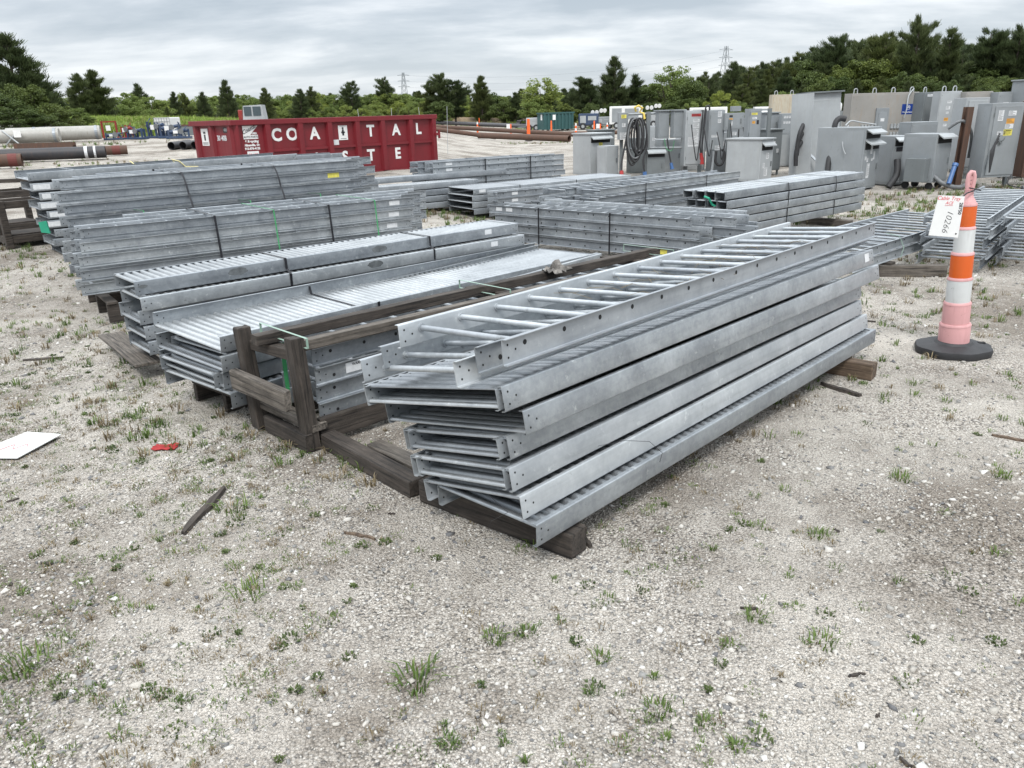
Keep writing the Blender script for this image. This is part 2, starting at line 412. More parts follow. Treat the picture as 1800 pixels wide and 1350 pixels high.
def blades(name, tufts, mats, label, cat, seed=1):
    """tufts: (x,y,z,n,height,spread,matindex)"""
    g = np.random.default_rng(seed); Vs = []; Fs = []; Ms = []; o = 0
    for (x, y, z, n, h, sp, mi) in tufts:
        a = g.random(n)*6.283; rr = sp*np.sqrt(g.random(n))
        bx = x+rr*np.cos(a)*.45; by = y+rr*np.sin(a)*.45
        a2 = a+g.normal(0, .6, n); lean = g.uniform(.15, 1.5, n)*(1.35 if h < .022 else 1.)
        hh = h*g.uniform(.45, 1.1, n); w = (h*.026+.0012)*(1. if mi < 2 else 2.4)
        dx = np.cos(a2)*lean*hh*.55; dy = np.sin(a2)*lean*hh*.55
        px, py = -np.sin(a2)*w, np.cos(a2)*w
        b0 = np.stack([bx-px, by-py, np.full(n, z-.004)], 1); b1 = np.stack([bx+px, by+py, np.full(n, z-.004)], 1)
        m0 = np.stack([bx+dx*.4-px*.8, by+dy*.4-py*.8, z+hh*(.62-.12*lean)], 1); m1 = np.stack([bx+dx*.4+px*.8, by+dy*.4+py*.8, z+hh*(.62-.12*lean)], 1)
        t0 = np.stack([bx+dx*1.3, by+dy*1.3, z+hh*(.95-.42*lean)], 1)
        V = np.stack([b0, b1, m0, m1, t0], 1).reshape(-1, 3); Vs.append(V)
        i = o+5*np.arange(n)
        F = np.concatenate([np.stack([i, i+1, i+3], 1), np.stack([i, i+3, i+2], 1), np.stack([i+2, i+3, i+4], 1)])
        Fs.append(F); Ms.append(np.full(len(F), mi)); o += 5*n
    me = np_mesh(name, np.concatenate(Vs), np.concatenate(Fs), mats, np.concatenate(Ms))
    return tag(link(name, me), label, cat, kind='stuff')
def build_weeds():
    g = random.Random(11); T = []
    known = [(-.09,2.27,.055,.05),(.02,2.3,.05,.04),(-.34,2.06,.09,.08),(.27,2.15,.04,.04),(.86,2.35,.05,.05),(.72,2.2,.03,.04),(.55,1.85,.03,.03),(-.22,1.8,.04,.04),
             (.62,1.75,.04,.03),(.42,1.9,.05,.05),(1.05,2.2,.05,.06),(1.3,2.9,.05,.05),(1.9,3.4,.06,.06),(2.4,3.4,.05,.05),(-1.35,3.3,.08,.1),(-1.05,2.6,.07,.08),(-1.7,2.2,.09,.1)]
    for x, y, h, s in known: T.append((x, y, 0, 40, h*1.0, s*1.8, 0)); T.append((x+.03, y+.02, 0, 12, h*.6, s*2.6, 0)); T.append((x-.02, y+.02, 0, 12, h*.6, s*2.2, 1))
    for i in range(7600):
        r = 1.5+15*g.random()**1.5; a = g.uniform(-.85, .8); x, y = r*math.sin(a), r*math.cos(a)
        left = 1/(1+math.exp((x+.6)*1.2))
        d = math.sin(x*2.1+y)*math.sin(y*1.7-x*.8)+.35*math.sin(x*7)*math.sin(y*6)
        if g.random() > .10+.5*left*(d > -.3)+.2*(d > .3): continue
        T.append((x, y, terrain(x, y), g.randint(6, 26), g.uniform(.008, .030)*(1+r*.05), g.uniform(.02, .10), 1 if g.random() < .45 else 0))
    for i in range(620):
        cx, cy = g.uniform(-4.6, -.7), g.uniform(1.9, 6.2)
        if cy > 3.4 and cx > -2.0+(-cy+4.6)*.8: continue
        m = g.randint(2, 7)
        for q in range(m): T.append((cx+g.gauss(0, .09), cy+g.gauss(0, .09), 0, g.randint(8, 22), g.uniform(.008, .026), g.uniform(.04, .11), 1 if g.random() < .5 else 0))
    # strips of taller weeds around the feet of the stacks
    lines = [((-3.1,5.2),(-1.6,3.9),.16,60,.07),((-1.5,4.2),(-.6,3.5),.1,40,.07),((.1,3.2),(2.3,5.2),.18,110,.06),((-4.6,7.3),(-3.1,5.7),.35,80,.07),((-7.6,11.6),(-5.2,8.6),.6,150,.09),
             ((1.6,8.6),(4.4,7.6),.8,180,.07),((4.2,8.4),(6.5,9.6),.7,180,.08),((5,13),(12,15.5),1.2,620,.12),((-.5,12.8),(-1.5,14.8),.3,90,.12),((-2.2,8.4),(-.8,11.8),.4,130,.07),((6.3,11.2),(10.6,15.6),1.1,420,.10),
             ((2.6,5.4),(5.2,7.2),.5,90,.07),((2.4,4.6),(3.6,4.2),.6,50,.05),((-18,40),(-28,37),1,120,.25),((-10,26),(-18,27),1.2,120,.12),((0.5,48),(6,48),.8,100,.2)]
    for p, q, w, n, h in lines:
        for i in range(n):
            t = g.random(); x = p[0]+(q[0]-p[0])*t+g.gauss(0, w); y = p[1]+(q[1]-p[1])*t+g.gauss(0, w)
            T.append((x, y, terrain(x, y), g.randint(8, 22), h*g.uniform(.4, 1.3), .05+h*.4, 1 if g.random() < .45 else 0))
    # low leafy mats: flat rosettes
    for i in range(900):
        r = 1.5+9*g.random()**1.3; a = g.uniform(-.85, .75); x, y = r*math.sin(a), r*math.cos(a)
        left = 1/(1+math.exp((x+1.0)*1.5))
        if g.random() > .09+.6*left: continue
        T.append((x, y, .004, g.randint(14, 40), g.uniform(.008, .016), g.uniform(.03, .10), 2))
    blades('weeds', T, [LWEED, LDRY, LMAT], 'small green and dry weeds sprouting through the gravel', 'weeds', 5)
build_weeds()

# ---------------------------------------------------------------- cable trays
TH = .0028
_tc = {}
def c_profile(H, inward, fl=.022, side=1):
    """closed outline (x,z) of a channel whose web sits at x in [-TH,0]; inward: flanges toward -x"""
    r = .006
    if inward:
        o = [(-fl, 0)] + [(-r+r*math.sin(t), r-r*math.cos(t)) for t in (0, .5, 1.05, 1.57)] + [(-r+r*math.cos(t), H-r+r*math.sin(t)) for t in (0, .5, 1.05, 1.57)] + [(-fl, H)]
        i = [(-fl, H-TH), (-TH-.003, H-TH), (-TH, H-TH-.003), (-TH, TH+.003), (-TH-.003, TH), (-fl, TH)]
    else:
        o = [(-TH, r)] + [(-TH, H-r)] + [(-TH+r-r*math.cos(t), H-r+r*math.sin(t)) for t in (.5, 1.05, 1.57)] + [(fl-TH, H), (fl-TH, H-TH), (.003, H-TH), (0, H-TH-.003), (0, TH+.003), (.003, TH), (fl-TH, TH), (fl-TH, 0)] + [(-TH+r-r*math.cos(t), r-r*math.sin(t)) for t in (1.57, 1.05, .5)]
        return o
    return o+i
def rail_mesh(L, H, inward, W, left, rungs=None, rz=.03, plain=False):
    k = ('rail', L, H, inward, W, left, rungs, rz, plain)
    if k in _tc: return _tc[k]
    b = MB(); b.extrude(c_profile(H, inward), 0, L)
    for e in (0, 1):
        for (dy, fz) in ((.028, .26), (.028, .74), (.068, .5)):
            y = dy if e == 0 else L-dy
            b.disc((.0006, y, H*fz), (1, 0, 0), .0048, 8, 1); b.disc((-TH-.0006, y, H*fz), (-1, 0, 0), .0048, 8, 1)
    if plain:
        b.box(.0003, .009, .001, L-.001, .020, .0235)
    elif rungs:
        y = .12
        while y < L-.08:
            b.disc((.0007, y, rz), (1, 0, 0), .0105, 12, 1); y += .2286
    if left:   # mirror about the tray's middle
        b.v = [(-W-x, y, z) for x, y, z in b.v]; b.f = [tuple(reversed(f)) for f in b.f]
    _tc[k] = b.mesh('side_rail', [GALV, HOLE], 40); return _tc[k]
def pan_mesh(L, W, H, inv):
    k = ('pan', L, W, H, inv)
    if k in _tc: return _tc[k]
    p = .058; amp = .021; zt = H-.0008 if inv else .0235
    prof = []; y = .004
    while y + p < L-.002:
        for f, z in ((0, -amp*.55), (.07, -amp*.2), (.17, -amp*.03), (.3, 0), (.43, -amp*.03), (.53, -amp*.2), (.60, -amp*.55), (.67, -amp*.95), (.8, -amp), (.93, -amp*.95)): prof.append((y+f*p, zt+z))
        y += p
    prof.append((y, zt)); prof.append((L-.004, zt))
    b = MB(); n = len(prof); x0, x1 = -W+TH+.0006, -TH-.0006; t = .0022
    vs = [(x0, y, z) for y, z in prof]+[(x1, y, z) for y, z in prof]+[(x0, y, z-t) for y, z in prof]+[(x1, y, z-t) for y, z in prof]
    fs = []
    for i in range(n-1):
        fs.append((i, n+i, n+i+1, i+1)); fs.append((2*n+i+1, 3*n+i+1, 3*n+i, 2*n+i))
        fs.append((i, i+1, 2*n+i+1, 2*n+i)); fs.append((n+i+1, n+i, 3*n+i, 3*n+i+1))
    fs += [(0, 2*n, 3*n, n), (n-1, 2*n-1, 4*n-1, 3*n-1)]
    b.add(vs, fs); _tc[k] = b.mesh('corrugated_bottom', [GALVPAN], 30); return _tc[k]
def rung_mesh(W):
    k = ('rung', W)
    if k in _tc: return _tc[k]
    b = MB(); b.tube((-W+TH, 0, 0), (-TH, 0, 0), .0125, 14)
    for s in (-W+TH, -TH-.007): b.tube((s, 0, 0), (s+.007, 0, 0), .0185, 14)
    _tc[k] = b.mesh('rung', [GALV], 40); return _tc[k]
def rungs_all(W, L, rz):
    k = ('rungs', W, L, rz)
    if k in _tc: return _tc[k]
    b = MB(); y = .12
    while y < L-.08:
        b.tube((-W+TH, y, rz), (-TH, y, rz), .0125, 8); y += .2286
    _tc[k] = b.mesh('rungs', [GALV], 40); return _tc[k]
def frame(yaw, pitch=0, tilt=0):
    u = Vector((math.sin(yaw)*math.cos(pitch), math.cos(yaw)*math.cos(pitch), math.sin(pitch)))
    r0 = Vector((math.cos(yaw), -math.sin(yaw), 0)); n0 = r0.cross(u)
    r = r0*math.cos(tilt)-n0*math.sin(tilt); n = r.cross(u)
    return Matrix((r, u, n)).transposed()
def swap(o, m):
    o.material_slots[0].link = 'OBJECT'; o.material_slots[0].material = m
def tray(kind, pos, yaw, label, group=None, L=3.658, W=.6, H=.1, pitch=0, tilt=0, inv=False, detail=False, m=None, stickers=(), plain=False):
    r = thing('ladder_tray' if kind == 'ladder' else 'trough_tray', pos, frame(yaw, pitch, tilt), label, 'cable tray', group)
    inward = kind != 'ladder'; rz = (H-.035 if inv else .035)
    parts = []
    for left in (False, True):
        parts.append(link('side_rail', rail_mesh(L, H, inward, W, left, kind == 'ladder', round(rz, 4), plain), r))
    if kind == 'ladder':
        if detail:
            y = .12
            while y < L-.08:
                o = link('rung', rung_mesh(W), r); o.location = (0, y, rz); parts.append(o); y += .2286
        else: parts.append(link('rungs', rungs_all(W, L, round(rz, 4)), r))
    else: parts.append(link('corrugated_bottom', pan_mesh(L, W, H, inv), r))
    if m is not None:
        for p in parts:
            if not p.name.startswith('corrugated'): swap(p, m)
    for (y, z, w, h, sm) in stickers:
        b = MB(); b.box(.0008, .0022, y, y+w, z, z+h); b.build('sticker', sm, r)
    return r
ORD = ['topmost', 'second', 'third', 'fourth', 'fifth', 'sixth', 'seventh', 'eighth', 'ninth', 'tenth']
def udir(yaw): return Vector((math.sin(yaw), math.cos(yaw), 0))
def rdir(yaw): return Vector((math.cos(yaw), -math.sin(yaw), 0))
def strap(name, root, pts, y, w=.02, t=.0015, m=None, label='', group=None, cat='strap'):
    """closed band round a bundle; pts (x,z) in the bundle's cross-section, at station y"""
    pos, M = root; b = MB(); n = len(pts)
    cx = sum(p[0] for p in pts)/n; cz = sum(p[1] for p in pts)/n
    out = []
    for i, (x, z) in enumerate(pts):
        a = pts[i-1]; c = pts[(i+1) % n]
        d = Vector((c[0]-a[0], c[1]-a[1])); nn = Vector((d[1], -d[0])).normalized()
        if nn.dot(Vector((x-cx, z-cz))) < 0: nn = -nn
        out.append((x+nn[0]*.0035, z+nn[1]*.0035, x+nn[0]*(.0035+t), z+nn[1]*(.0035+t)))
    vs = []
    for (x, z, X, Z) in out: vs += [(x, y, z), (x, y+w, z), (X, y+w, Z), (X, y, Z)]
    fs = []
    for i in range(n):
        j = (i+1) % n
        for a, c in ((0, 1), (1, 2), (2, 3), (3, 0)): fs.append((i*4+a, j*4+a, j*4+c, i*4+c))
    b.add(vs, fs); o = b.build(name, m or STRAP); o.matrix_world = Matrix.Translation(pos) @ M.to_4x4()
    return tag(o, label, cat, group)

def beam(name, p0, p1, w, h, m, parent=None, label=None, cat=None, group=None, up=(0, 0, 1), bev=.006):
    p0 = Vector(p0); p1 = Vector(p1); u = (p1-p0).normalized(); r = u.cross(Vector(up)).normalized(); n = r.cross(u)
    L = (p1-p0).length; b = MB(); b.box(-w/2, w/2, 0, L, -h/2, h/2, bev=bev)
    # slightly irregular sawn timber
    g = random.Random(int((p0[0]+p0[1]*3+p1[0]*7)*1000)); b.v = [(x+g.uniform(-.0025, .0025), y+g.uniform(-.004, .004), z+g.uniform(-.0025, .0025)) for x, y, z in b.v]
    o = b.build(name, m, parent)
    M = Matrix.Translation(p0) @ Matrix((r, u, n)).transposed().to_4x4()
    if parent is not None: M = parent.matrix_world.inverted() @ M
    if parent is not None: o.matrix_local = M
    else: o.matrix_world = M
    if label: tag(o, label, cat, group)
    return o

# ---- hero stack in the middle of the picture
HG = 'galvanized trays of the central stack'
st = 'central stack'
tray('trough', (-.026,2.668,.705), .775, 'corrugated trough tray turned over, directly under the ladder trays, white sticker at its far end', HG, W=.91, tilt=-.21, inv=True, stickers=[(3.5,.03,.075,.055,PAPER)])
tray('trough', (-.050,2.672,.7095), .775, 'trough tray nested upright inside the topmost upturned trough of the central stack', HG, W=.865, H=.086, tilt=-.21, L=3.64)
tray('trough', (.051,2.714,.588), .775, 'upright trough tray second under the ladders, its end jutting furthest right', HG, W=.90, tilt=-.197, L=3.65)
tray('trough', (-.013,2.742,.474), .775, 'weathered trough tray with a set-back face, third under the ladders', HG, W=.675, tilt=-.215, inv=True, L=3.56, m=GALV)
tray('trough', (-.055,2.735,.479), .79, 'trough tray nested crooked inside the third upturned trough, flanged rail showing', HG, W=.585, H=.086, tilt=-.215, L=3.5)
tray('trough', (-.008,2.69,.36), .772, 'upturned trough tray fourth under the ladders, above two slotted edges', HG, W=.63, tilt=-.2, inv=True, L=3.56, m=GALVP)
tray('trough', (-.034,2.70,.365), .776, 'trough tray nested upright inside the fourth upturned trough of the central stack', HG, W=.555, H=.086, tilt=-.2, L=3.5)
tray('trough', (.03,2.67,.247), .768, 'upturned trough tray second from the bottom, its left rail hanging over the tray below', HG, tilt=-.19, inv=True, L=3.62, m=GALVP)
tray('trough', (.08,2.65,.135), .767, 'bottom upturned trough tray lying straight on the timbers, ridges showing along its edge', HG, tilt=-.02, inv=True, L=3.64, W=.585, m=GALV)
tray('ladder', (-.2,2.663,.81), .773, 'ladder tray with its end furthest left, lowest of three on the central stack', HG, tilt=-.185, detail=True, m=GALVP)
tray('ladder', (-.122,2.694,.853), .786, 'middle ladder tray of three on the central stack, nested between the others', HG, tilt=-.182, detail=True, m=GALV)
tray('ladder', (-.028,2.65,.892), .768, 'top ladder tray of the central stack with open rungs facing the sky', HG, tilt=-.075, inv=True, detail=True, m=GALVP)
# loose wire looped over the right faces
wb = MB(); wb.path([(-.10,2.60,.40),(-.03,2.59,.33),(-.10,2.74,.21),(-.12,2.76,.15)], .0011, 5)
wb.path([(.36,3.02,.40),(.48,3.06,.405),(.60,3.12,.37),(.67,3.17,.29),(.66,3.17,.245)], .0011, 5)
tag(wb.build('loose_wire', STRAP), 'thin dark wire curling over the faces of the central stack', 'wire')
b = MB(); g_ = random.Random(8)
for q in range(46):
    s_ = g_.uniform(.9, 2.9); t_ = g_.uniform(-.5, -.08); p_ = Vector((-.028,2.65,.96))+udir(.768)*s_+rdir(.768)*t_-Vector((0,0,.045*(-t_)/.5)); a_ = g_.uniform(0, 6.28); l_ = g_.uniform(.05, .16)
    d_ = Vector((math.cos(a_), math.sin(a_), 0))*l_; b.path([p_-d_, p_+Vector((0,0,g_.uniform(.004,.02))), p_+d_], .0011, 4)
tag(b.build('dry_straw', LDRY), 'dry pine needles strewn over the rungs of the top ladder tray', 'straw', kind='stuff')
# bearers
TG = 'wooden bearers on the ground'
beam('timber_bearer', (.262,2.80,.062), (-.43,3.36,.060), .11, .115, WOODB and WOODD, label='dark square timber under the near end of the central stack', cat='timber', group=TG, bev=.01)
beam('timber_bearer', (-.475,3.38,.046), (-1.05,4.02,.046), .10, .09, WOODD, label='dark timber lying on gravel between the crate and the central stack', cat='timber', group=TG, bev=.01)
beam('timber_bearer', (-.46,3.55,.045), (-.76,3.86,.045), .10, .09, WOODG, label='short grey timber offcut behind the dark timber left of the central stack', cat='timber', group=TG)
beam('timber_bearer', (2.43,4.87,.056), (1.7,5.5,.056), .10, .11, WOODB, label='brown timber poking out under the far end of the central stack', cat='timber', group=TG)
beam('timber_bearer', (4.62,8.03,.06), (3.95,8.14,.06), .1, .12, WOODG, label='grey timber on the ground left of the right-hand ladder bundle', cat='timber', group=TG)

# ---- timber crate with ladder trays inside
CY = .80; cu, cr = udir(CY), rdir(CY)
PR = Vector((-1.141,3.984,0)); PL = Vector((-1.518,4.304,0))
cr_ = thing('timber_crate', PR, 0, 'dark weathered open timber crate around ladder trays left of the central stack', 'crate')
bpy.context.view_layer.update()
def cbeam(nm, a, b_, w, h, m=WOODD, **k): return beam(nm, a, b_, w, h, m, cr_, **k)
cbeam('post', PR+Vector((0,0,0)), PR+Vector((-.03,.02,.65)), .088, .075, up=cu)
cbeam('post', PL+Vector((0,0,.02)), PL+Vector((-.03,.0,.64)), .08, .075, up=cu)
for o_, s in ((3.3, 0), (1.75, 0)):
    cbeam('post', PR+cu*o_+Vector((0,0,.0)), PR+cu*o_+Vector((0,0,.55)), .09, .085, up=cu)
    cbeam('post', PL+cu*o_+Vector((0,0,.0)), PL+cu*o_+Vector((0,0,.55)), .09, .085, up=cu)
cbeam('top_beam', (-1.43,4.14,.605), (1.292,6.669,.60), .075, .06)
cbeam('top_beam', (-1.19,3.985,.60), (1.55,6.45,.60), .075, .055, WOODG)
cbeam('cross_board', (-1.50,4.33,.535), (-1.16,4.05,.535), .075, .06)
cbeam('cross_board', (-1.62,4.26,.345), (-1.20,3.865,.335), .045, .115, WOODG)
cbeam('cross_board', (-1.52,4.36,.17), (-1.08,3.99,.13), .10, .04, WOODG)
cbeam('cross_board', (-1.46,4.26,.065), (-1.13,3.93,.06), .05, .10)
cbeam('floor_beam', (-1.10,4.03,.10), (1.55,6.48,.10), .05, .13)
cbeam('floor_beam', (-1.44,4.36,.10), (1.15,6.8,.10), .05, .13)
for o_ in (1.75, 3.3): cbeam('cross_board', PR+cu*o_+Vector((.03,-.03,.55)), PL+cu*o_+Vector((-.03,.03,.55)), .09, .05)
CG = 'ladder trays inside the timber crate'
for i, z in enumerate((.455, .345, .235, .135)):
    p = PR+cu*.10+cr*(-.055+.012*(i % 2))+Vector((0, 0, z))
    tray('ladder', p, CY, ['topmost ladder tray inside the timber crate', 'crated ladder tray with a white warning sticker', 'third ladder tray down inside the timber crate', 'bottom ladder tray inside the timber crate'][i], CG,
         W=.38, L=3.4, inv=(i % 2 == 0), detail=(i < 3), m=GALV2 if i == 0 else GALV)
ws = MB(); ws.box(0, .0016, 0, .19, 0, .06); wsr = [o for o in COL.objects if o.get('label') == 'crated ladder tray with a white warning sticker'][0]
w_ = ws.build('warning_sticker', PAPER, wsr); w_.location = (.001, .20, .022)
t_ = put_text('WARNING!', .022, w_, Matrix.Translation((.0022, .10, .045)) @ Matrix.Rotation(R(90), 4, 'Z') @ FRONT, INK, .0006, depth=.0002)
CGs = 'pale green bands round the timber crate'
cM = frame(CY)
for k, (s, lb) in enumerate(((.02, 'pale green band over the near end of the timber crate'), (1.55, 'pale green band across the middle of the timber crate'), (3.45, 'pale green band across the far end of the timber crate'))):
    strap('plastic_band', (PR, cM), [(.045,.648),(-.47,.648),(-.47,.60),(.045,.60)], s, .014, m=STRAPP, label=lb, group=CGs)
gs = MB(); gs.box(-.33, -.328, .06, .085, .16, .55); g_ = gs.build('green_band', STRAPG); g_.matrix_world = Matrix.Translation(PR) @ cM.to_4x4(); tag(g_, 'bright green upright band behind the near posts of the crate', 'strap')
# crumpled rag on the crate beams
rb = MB(); gg = random.Random(4); nR = 9
rv = [[(i*.022-.09+gg.uniform(-.01,.01), j*.022-.09+gg.uniform(-.01,.01), max(0, .085*math.exp(-((i-4)**2+(j-4)**2)/7.)+gg.uniform(-.02,.02)*1.2)) for j in range(nR)] for i in range(nR)]
vs = [p for row in rv for p in row]; fs = [(i*nR+j, (i+1)*nR+j, (i+1)*nR+j+1, i*nR+j+1) for i in range(nR-1) for j in range(nR-1)]
vs2 = [(x, y, z-.004) for x, y, z in vs]; rb.add(vs, fs); rb.add(vs2, [tuple(reversed(f)) for f in fs])
ro = rb.build('crumpled_rag', simple('grey_rag_cloth', (.13,.12,.11), .9, 0, .7, 16)); ro.location = (.36, 5.68, .645); ro.rotation_euler = (0,0,.7); ro.scale = (1.0,1.0,.85)
tag(ro, 'crumpled grey rag lying on the crate beams', 'rag')

# ---- stacks left of the crate: narrow column and wide column
CGp = 'trough trays stacked left of the timber crate'
def C_st(k): return [(2.95,.03,.12,.045,PAPER)] if k < 2 else []
cy = .84
cpos = [(-2.607,5.302,.628),(-2.565,5.262,.52),(-2.62,5.315,.41),(-2.60,5.31,.30),(-2.585,5.30,.19)]
for k, p in enumerate(cpos):
    tray('trough', p, cy+(-.004, .003, 0, .004, -.003)[k], f'{ORD[k]} narrow upturned trough in the stack between the crate and green-strapped bundle', CGp, W=.446, inv=(k < 2), m=GALV if k < 2 else GALV2,
         stickers=[(3.22,.035,.085,.045,PAPER)] if k < 2 else [])
cM_ = frame(cy)
SMUDGE = simple('dark_oxide_patch', (.13,.14,.145), .6, .3, .4, 18)
for k, ys in ((0, (.75, 2.02, .055)), (1, (1.92,))):
    rt_ = [o for o in COL.objects if o.get('label', '').startswith(ORD[k]+' narrow upturned')][0]
    for y_ in ys:
        b = MB(); n_ = 22; g_ = random.Random(int(y_*100)); sc_ = .022 if y_ < .1 else .052
        b.add([(.0009, y_+sc_*1.5*math.cos(2*math.pi*q/n_)*g_.uniform(.88, 1.1), .058+sc_*.55*math.sin(2*math.pi*q/n_)*g_.uniform(.88, 1.1)) for q in range(n_)], [tuple(range(n_))]); b.build('dark_patch', SMUDGE, rt_)
for s, lb in ((1.13,'near black strap over the narrow trough stack'), (2.54,'far black strap over the narrow trough stack')):
    strap('steel_strap', (Vector(cpos[0]), cM_), [(.004,.101),(.006,.02),(.064,-.012),(.064,-.108),(-.44,-.112),(-.452,.101)], s, .02, label=lb, group='black straps on the narrow trough stack')
wpos = [((-1.68,4.284,.492), .689, -.03, .054), ((-1.685,4.275,.372), .70, 0, .03), ((-1.70,4.30,.262), .705, 0, .02), ((-1.655,4.26,.152), .69, 0, .01)]
for k, (p, yw, pt, tl) in enumerate(wpos):
    tray('trough', p, yw, ['wide open trough tray with its corrugated floor showing, left of the crate', 'second wide trough down, left of the crate', 'third wide trough down, left of the crate', 'lowest wide trough, upturned, its corner nearest the crate post'][k], CGp,
         W=.77, L=4.0, pitch=pt, tilt=tl, inv=(k == 3), m=GALV)
for (p, yw, o_, lb) in ((wpos[1][0], .70, .07, 'trough nested set back inside the second wide trough left of the crate'), (wpos[2][0], .71, -.03, 'trough nested crooked inside the third wide trough left of the crate')):
    tray('trough', Vector(p)+rdir(yw)*(-.05)+udir(yw)*o_+Vector((0,0,.004)), yw, lb, CGp, W=.66, L=3.9, H=.092, inv=True, m=GALV)
strap('steel_strap', (Vector(wpos[0][0]), frame(.689,-.03,.054)), [(.002,.102),(-.002,.10),(-.02,.03),(-.75,.03),(-.771,.102),(-.775,-.02),(.004,-.02)], 1.2, .018, label='strap lying slack across the wide open trough tray')
# pallet scraps under the left stacks
def pallet(name, c, yaw, w, l, h, label, group=None, m=WOODD, n=6):
    r = thing(name, (c[0], c[1], 0), -yaw, label, 'pallet', group)
    for k in range(3):
        b = MB(); x = -w/2+.04+k*(w-.08)/2; b.box(x-.02, x+.02, -l/2, l/2, .002, h-.022, bev=.004); b.build('runner', m, r)
    for k in range(n):
        b = MB(); y = -l/2+.05+k*(l-.1)/(n-1); b.box(-w/2, w/2, y-.045, y+.045, h-.022, h, bev=.003)
        o = b.build('deck_board', m, r)
    r.location.z = terrain(c[0], c[1]); return r
PG = 'weathered pallets under the tray stacks'
def along(p, yaw, s, t): q = Vector(p)+udir(yaw)*s+rdir(yaw)*t; return (q.x, q.y)
pallet('wooden_pallet', along(cpos[0], cy, 1.0, -.62), cy, 1.25, 1.15, .15, 'grey pallet sticking out left under the narrow trough stack', PG, WOODG)
pallet('wooden_pallet', along(wpos[3][0], .70, .75, -.36), .70, .80, 1.2, .14, 'dark pallet under the wide trough trays beside the crate', PG)
pallet('wooden_pallet', along(wpos[3][0], .70, 2.9, -.36), .70, .80, 1.0, .14, 'dark pallet under the far end of the wide trough trays', PG)
beam('timber_bearer', (-3.35,6.25,.11), (-2.62,5.33,.12), .19, .02, WOODG, label='loose grey board tilted on the pallet beside the narrow trough stack', cat='timber', group=TG)

# ---- strapped ladder bundle (green straps)
def bundle(stack, group, pos, yaw, cols, layers, dz, W, L, kind='ladder', H=.1, colgap=.02, shift=lambda c, k: (0, 0), m=GALV2, inv=lambda c, k: k % 2 == 0, stk=lambda c, k: (), names=('near', 'middle', 'back', 'rearmost'), top_only=None, detail=False, plain=False):
    u, r = udir(yaw), rdir(yaw)
    g = random.Random(int(pos[0]*100)+layers)
    kd = 'ladder tray' if kind == 'ladder' else 'trough tray'
    for c in range(cols):
        for k in range(layers):
            if top_only and not top_only(c, k): continue
            du, dr = shift(c, k)
            p = Vector(pos)+u*(du+g.uniform(-.03, .03))-r*(c*(W+colgap)+g.uniform(-.003, .003)-dr)-Vector((0, 0, k*dz))
            col = '' if cols == 1 else f' in the {names[c]} column of'
            lb = f'{ORD[k]} {kd}{col} {stack}' if cols > 1 else f'{ORD[k]} {kd} of {stack}'
            tray(kind, p, yaw+g.uniform(-.003, .003), lb, group, L=L, W=W, H=H, inv=inv(c, k), m=m, stickers=stk(c, k), detail=detail, plain=plain)
ST3 = lambda L: (lambda c, k: [(L-.32,.03,.13,.05,PAPER)] if c == 0 and k in (0, 1, 2, 3) else ())
dpos = (-3.83,7.05,.785)
bundle('the green-strapped bundle at left', 'ladder trays in the green-strapped bundle', dpos, .94, 3, 5, .122, .30, 3.45, shift=lambda c, k: (-.03*k+.26*c, .014*k), m=GALV, stk=ST3(3.45), plain=True)
for s, lb in ((1.15, 'near black strap round the green-strapped bundle'), (2.35, 'far black strap round the green-strapped bundle')):
    strap('steel_strap', (Vector(dpos), frame(.94)), [(.03,.104),(.085,-.49),(-.96,-.49),(-.96,.104)], s, .022, label=lb, group='black straps round the green-strapped bundle')
for s, lb in ((1.75, 'left green strap round the ladder bundle'), (2.9, 'right green strap round the ladder bundle')):
    strap('green_strap', (Vector(dpos), frame(.94)), [(.031,.105),(.086,-.49),(-.96,-.49),(-.96,.105)], s, .014, m=STRAPG, label=lb, group='green straps round the ladder bundle')
pallet('wooden_pallet', along(dpos, .94, .6, -.45), .94, 1.15, 1.1, .2, 'dark pallet under the near end of the green-strapped bundle', PG)
pallet('wooden_pallet', along(dpos, .94, 2.6, -.45), .94, 1.15, 1.1, .2, 'dark pallet under the far end of the green-strapped bundle', PG)
# ---- taller bundle behind
epos = (-4.77,8.45,1.12)
def eshift(c, k): return (.32*c-.01*k, [0, .08, .12, .20, .24, .26, .27, .28][k])
bundle('the tall curved-strap bundle at left', 'ladder trays in the tall bundle at left', epos, .845, 3, 8, .127, .30, 3.66, shift=eshift, m=GALV2, plain=True,
       stk=lambda c, k: [(3.2,.03,.17,.06,YELP)] if (c, k) == (0, 1) else ())
for s, lb in ((1.3, 'left curved black strap over the tall bundle'), (2.45, 'right curved black strap over the tall bundle')):
    strap('steel_strap', (Vector(epos), frame(.845)), [(-.06,.106),(.02,.098),(.075,.03),(.11,-.03),(.145,-.14),(.20,-.24),(.24,-.34),(.28,-.50),(.30,-.90),(-.93,-.90),(-.93,.106)], s, .022, label=lb, group='curved black straps over the tall bundle')
for s, lb in ((.75, 'left green strap on the tall bundle'), (2.0, 'middle green strap on the tall bundle'), (2.95, 'right green strap on the tall bundle')):
    strap('green_strap', (Vector(epos), frame(.845)), [(.225,-.275),(.27,-.42),(.30,-.9),(-.9,-.9),(-.9,-.3)], s, .012, m=STRAPG, label=lb, group='green straps on the tall bundle')
tpos = (-6.219,10.398,1.10)
e2 = [along(tpos, .864, .06*(k % 2)+.02*k, .02) for k in range(8)]
for k in range(8):
    tray('trough', (*e2[k], .97-k*.122), .864, f'{ORD[k]} upright trough under the long open tray at far left', 'trough trays under the long open tray', W=.62, inv=False, m=GALV2, stickers=[(.03,.02,.2,.065,PAPER)] if k < 5 else [])
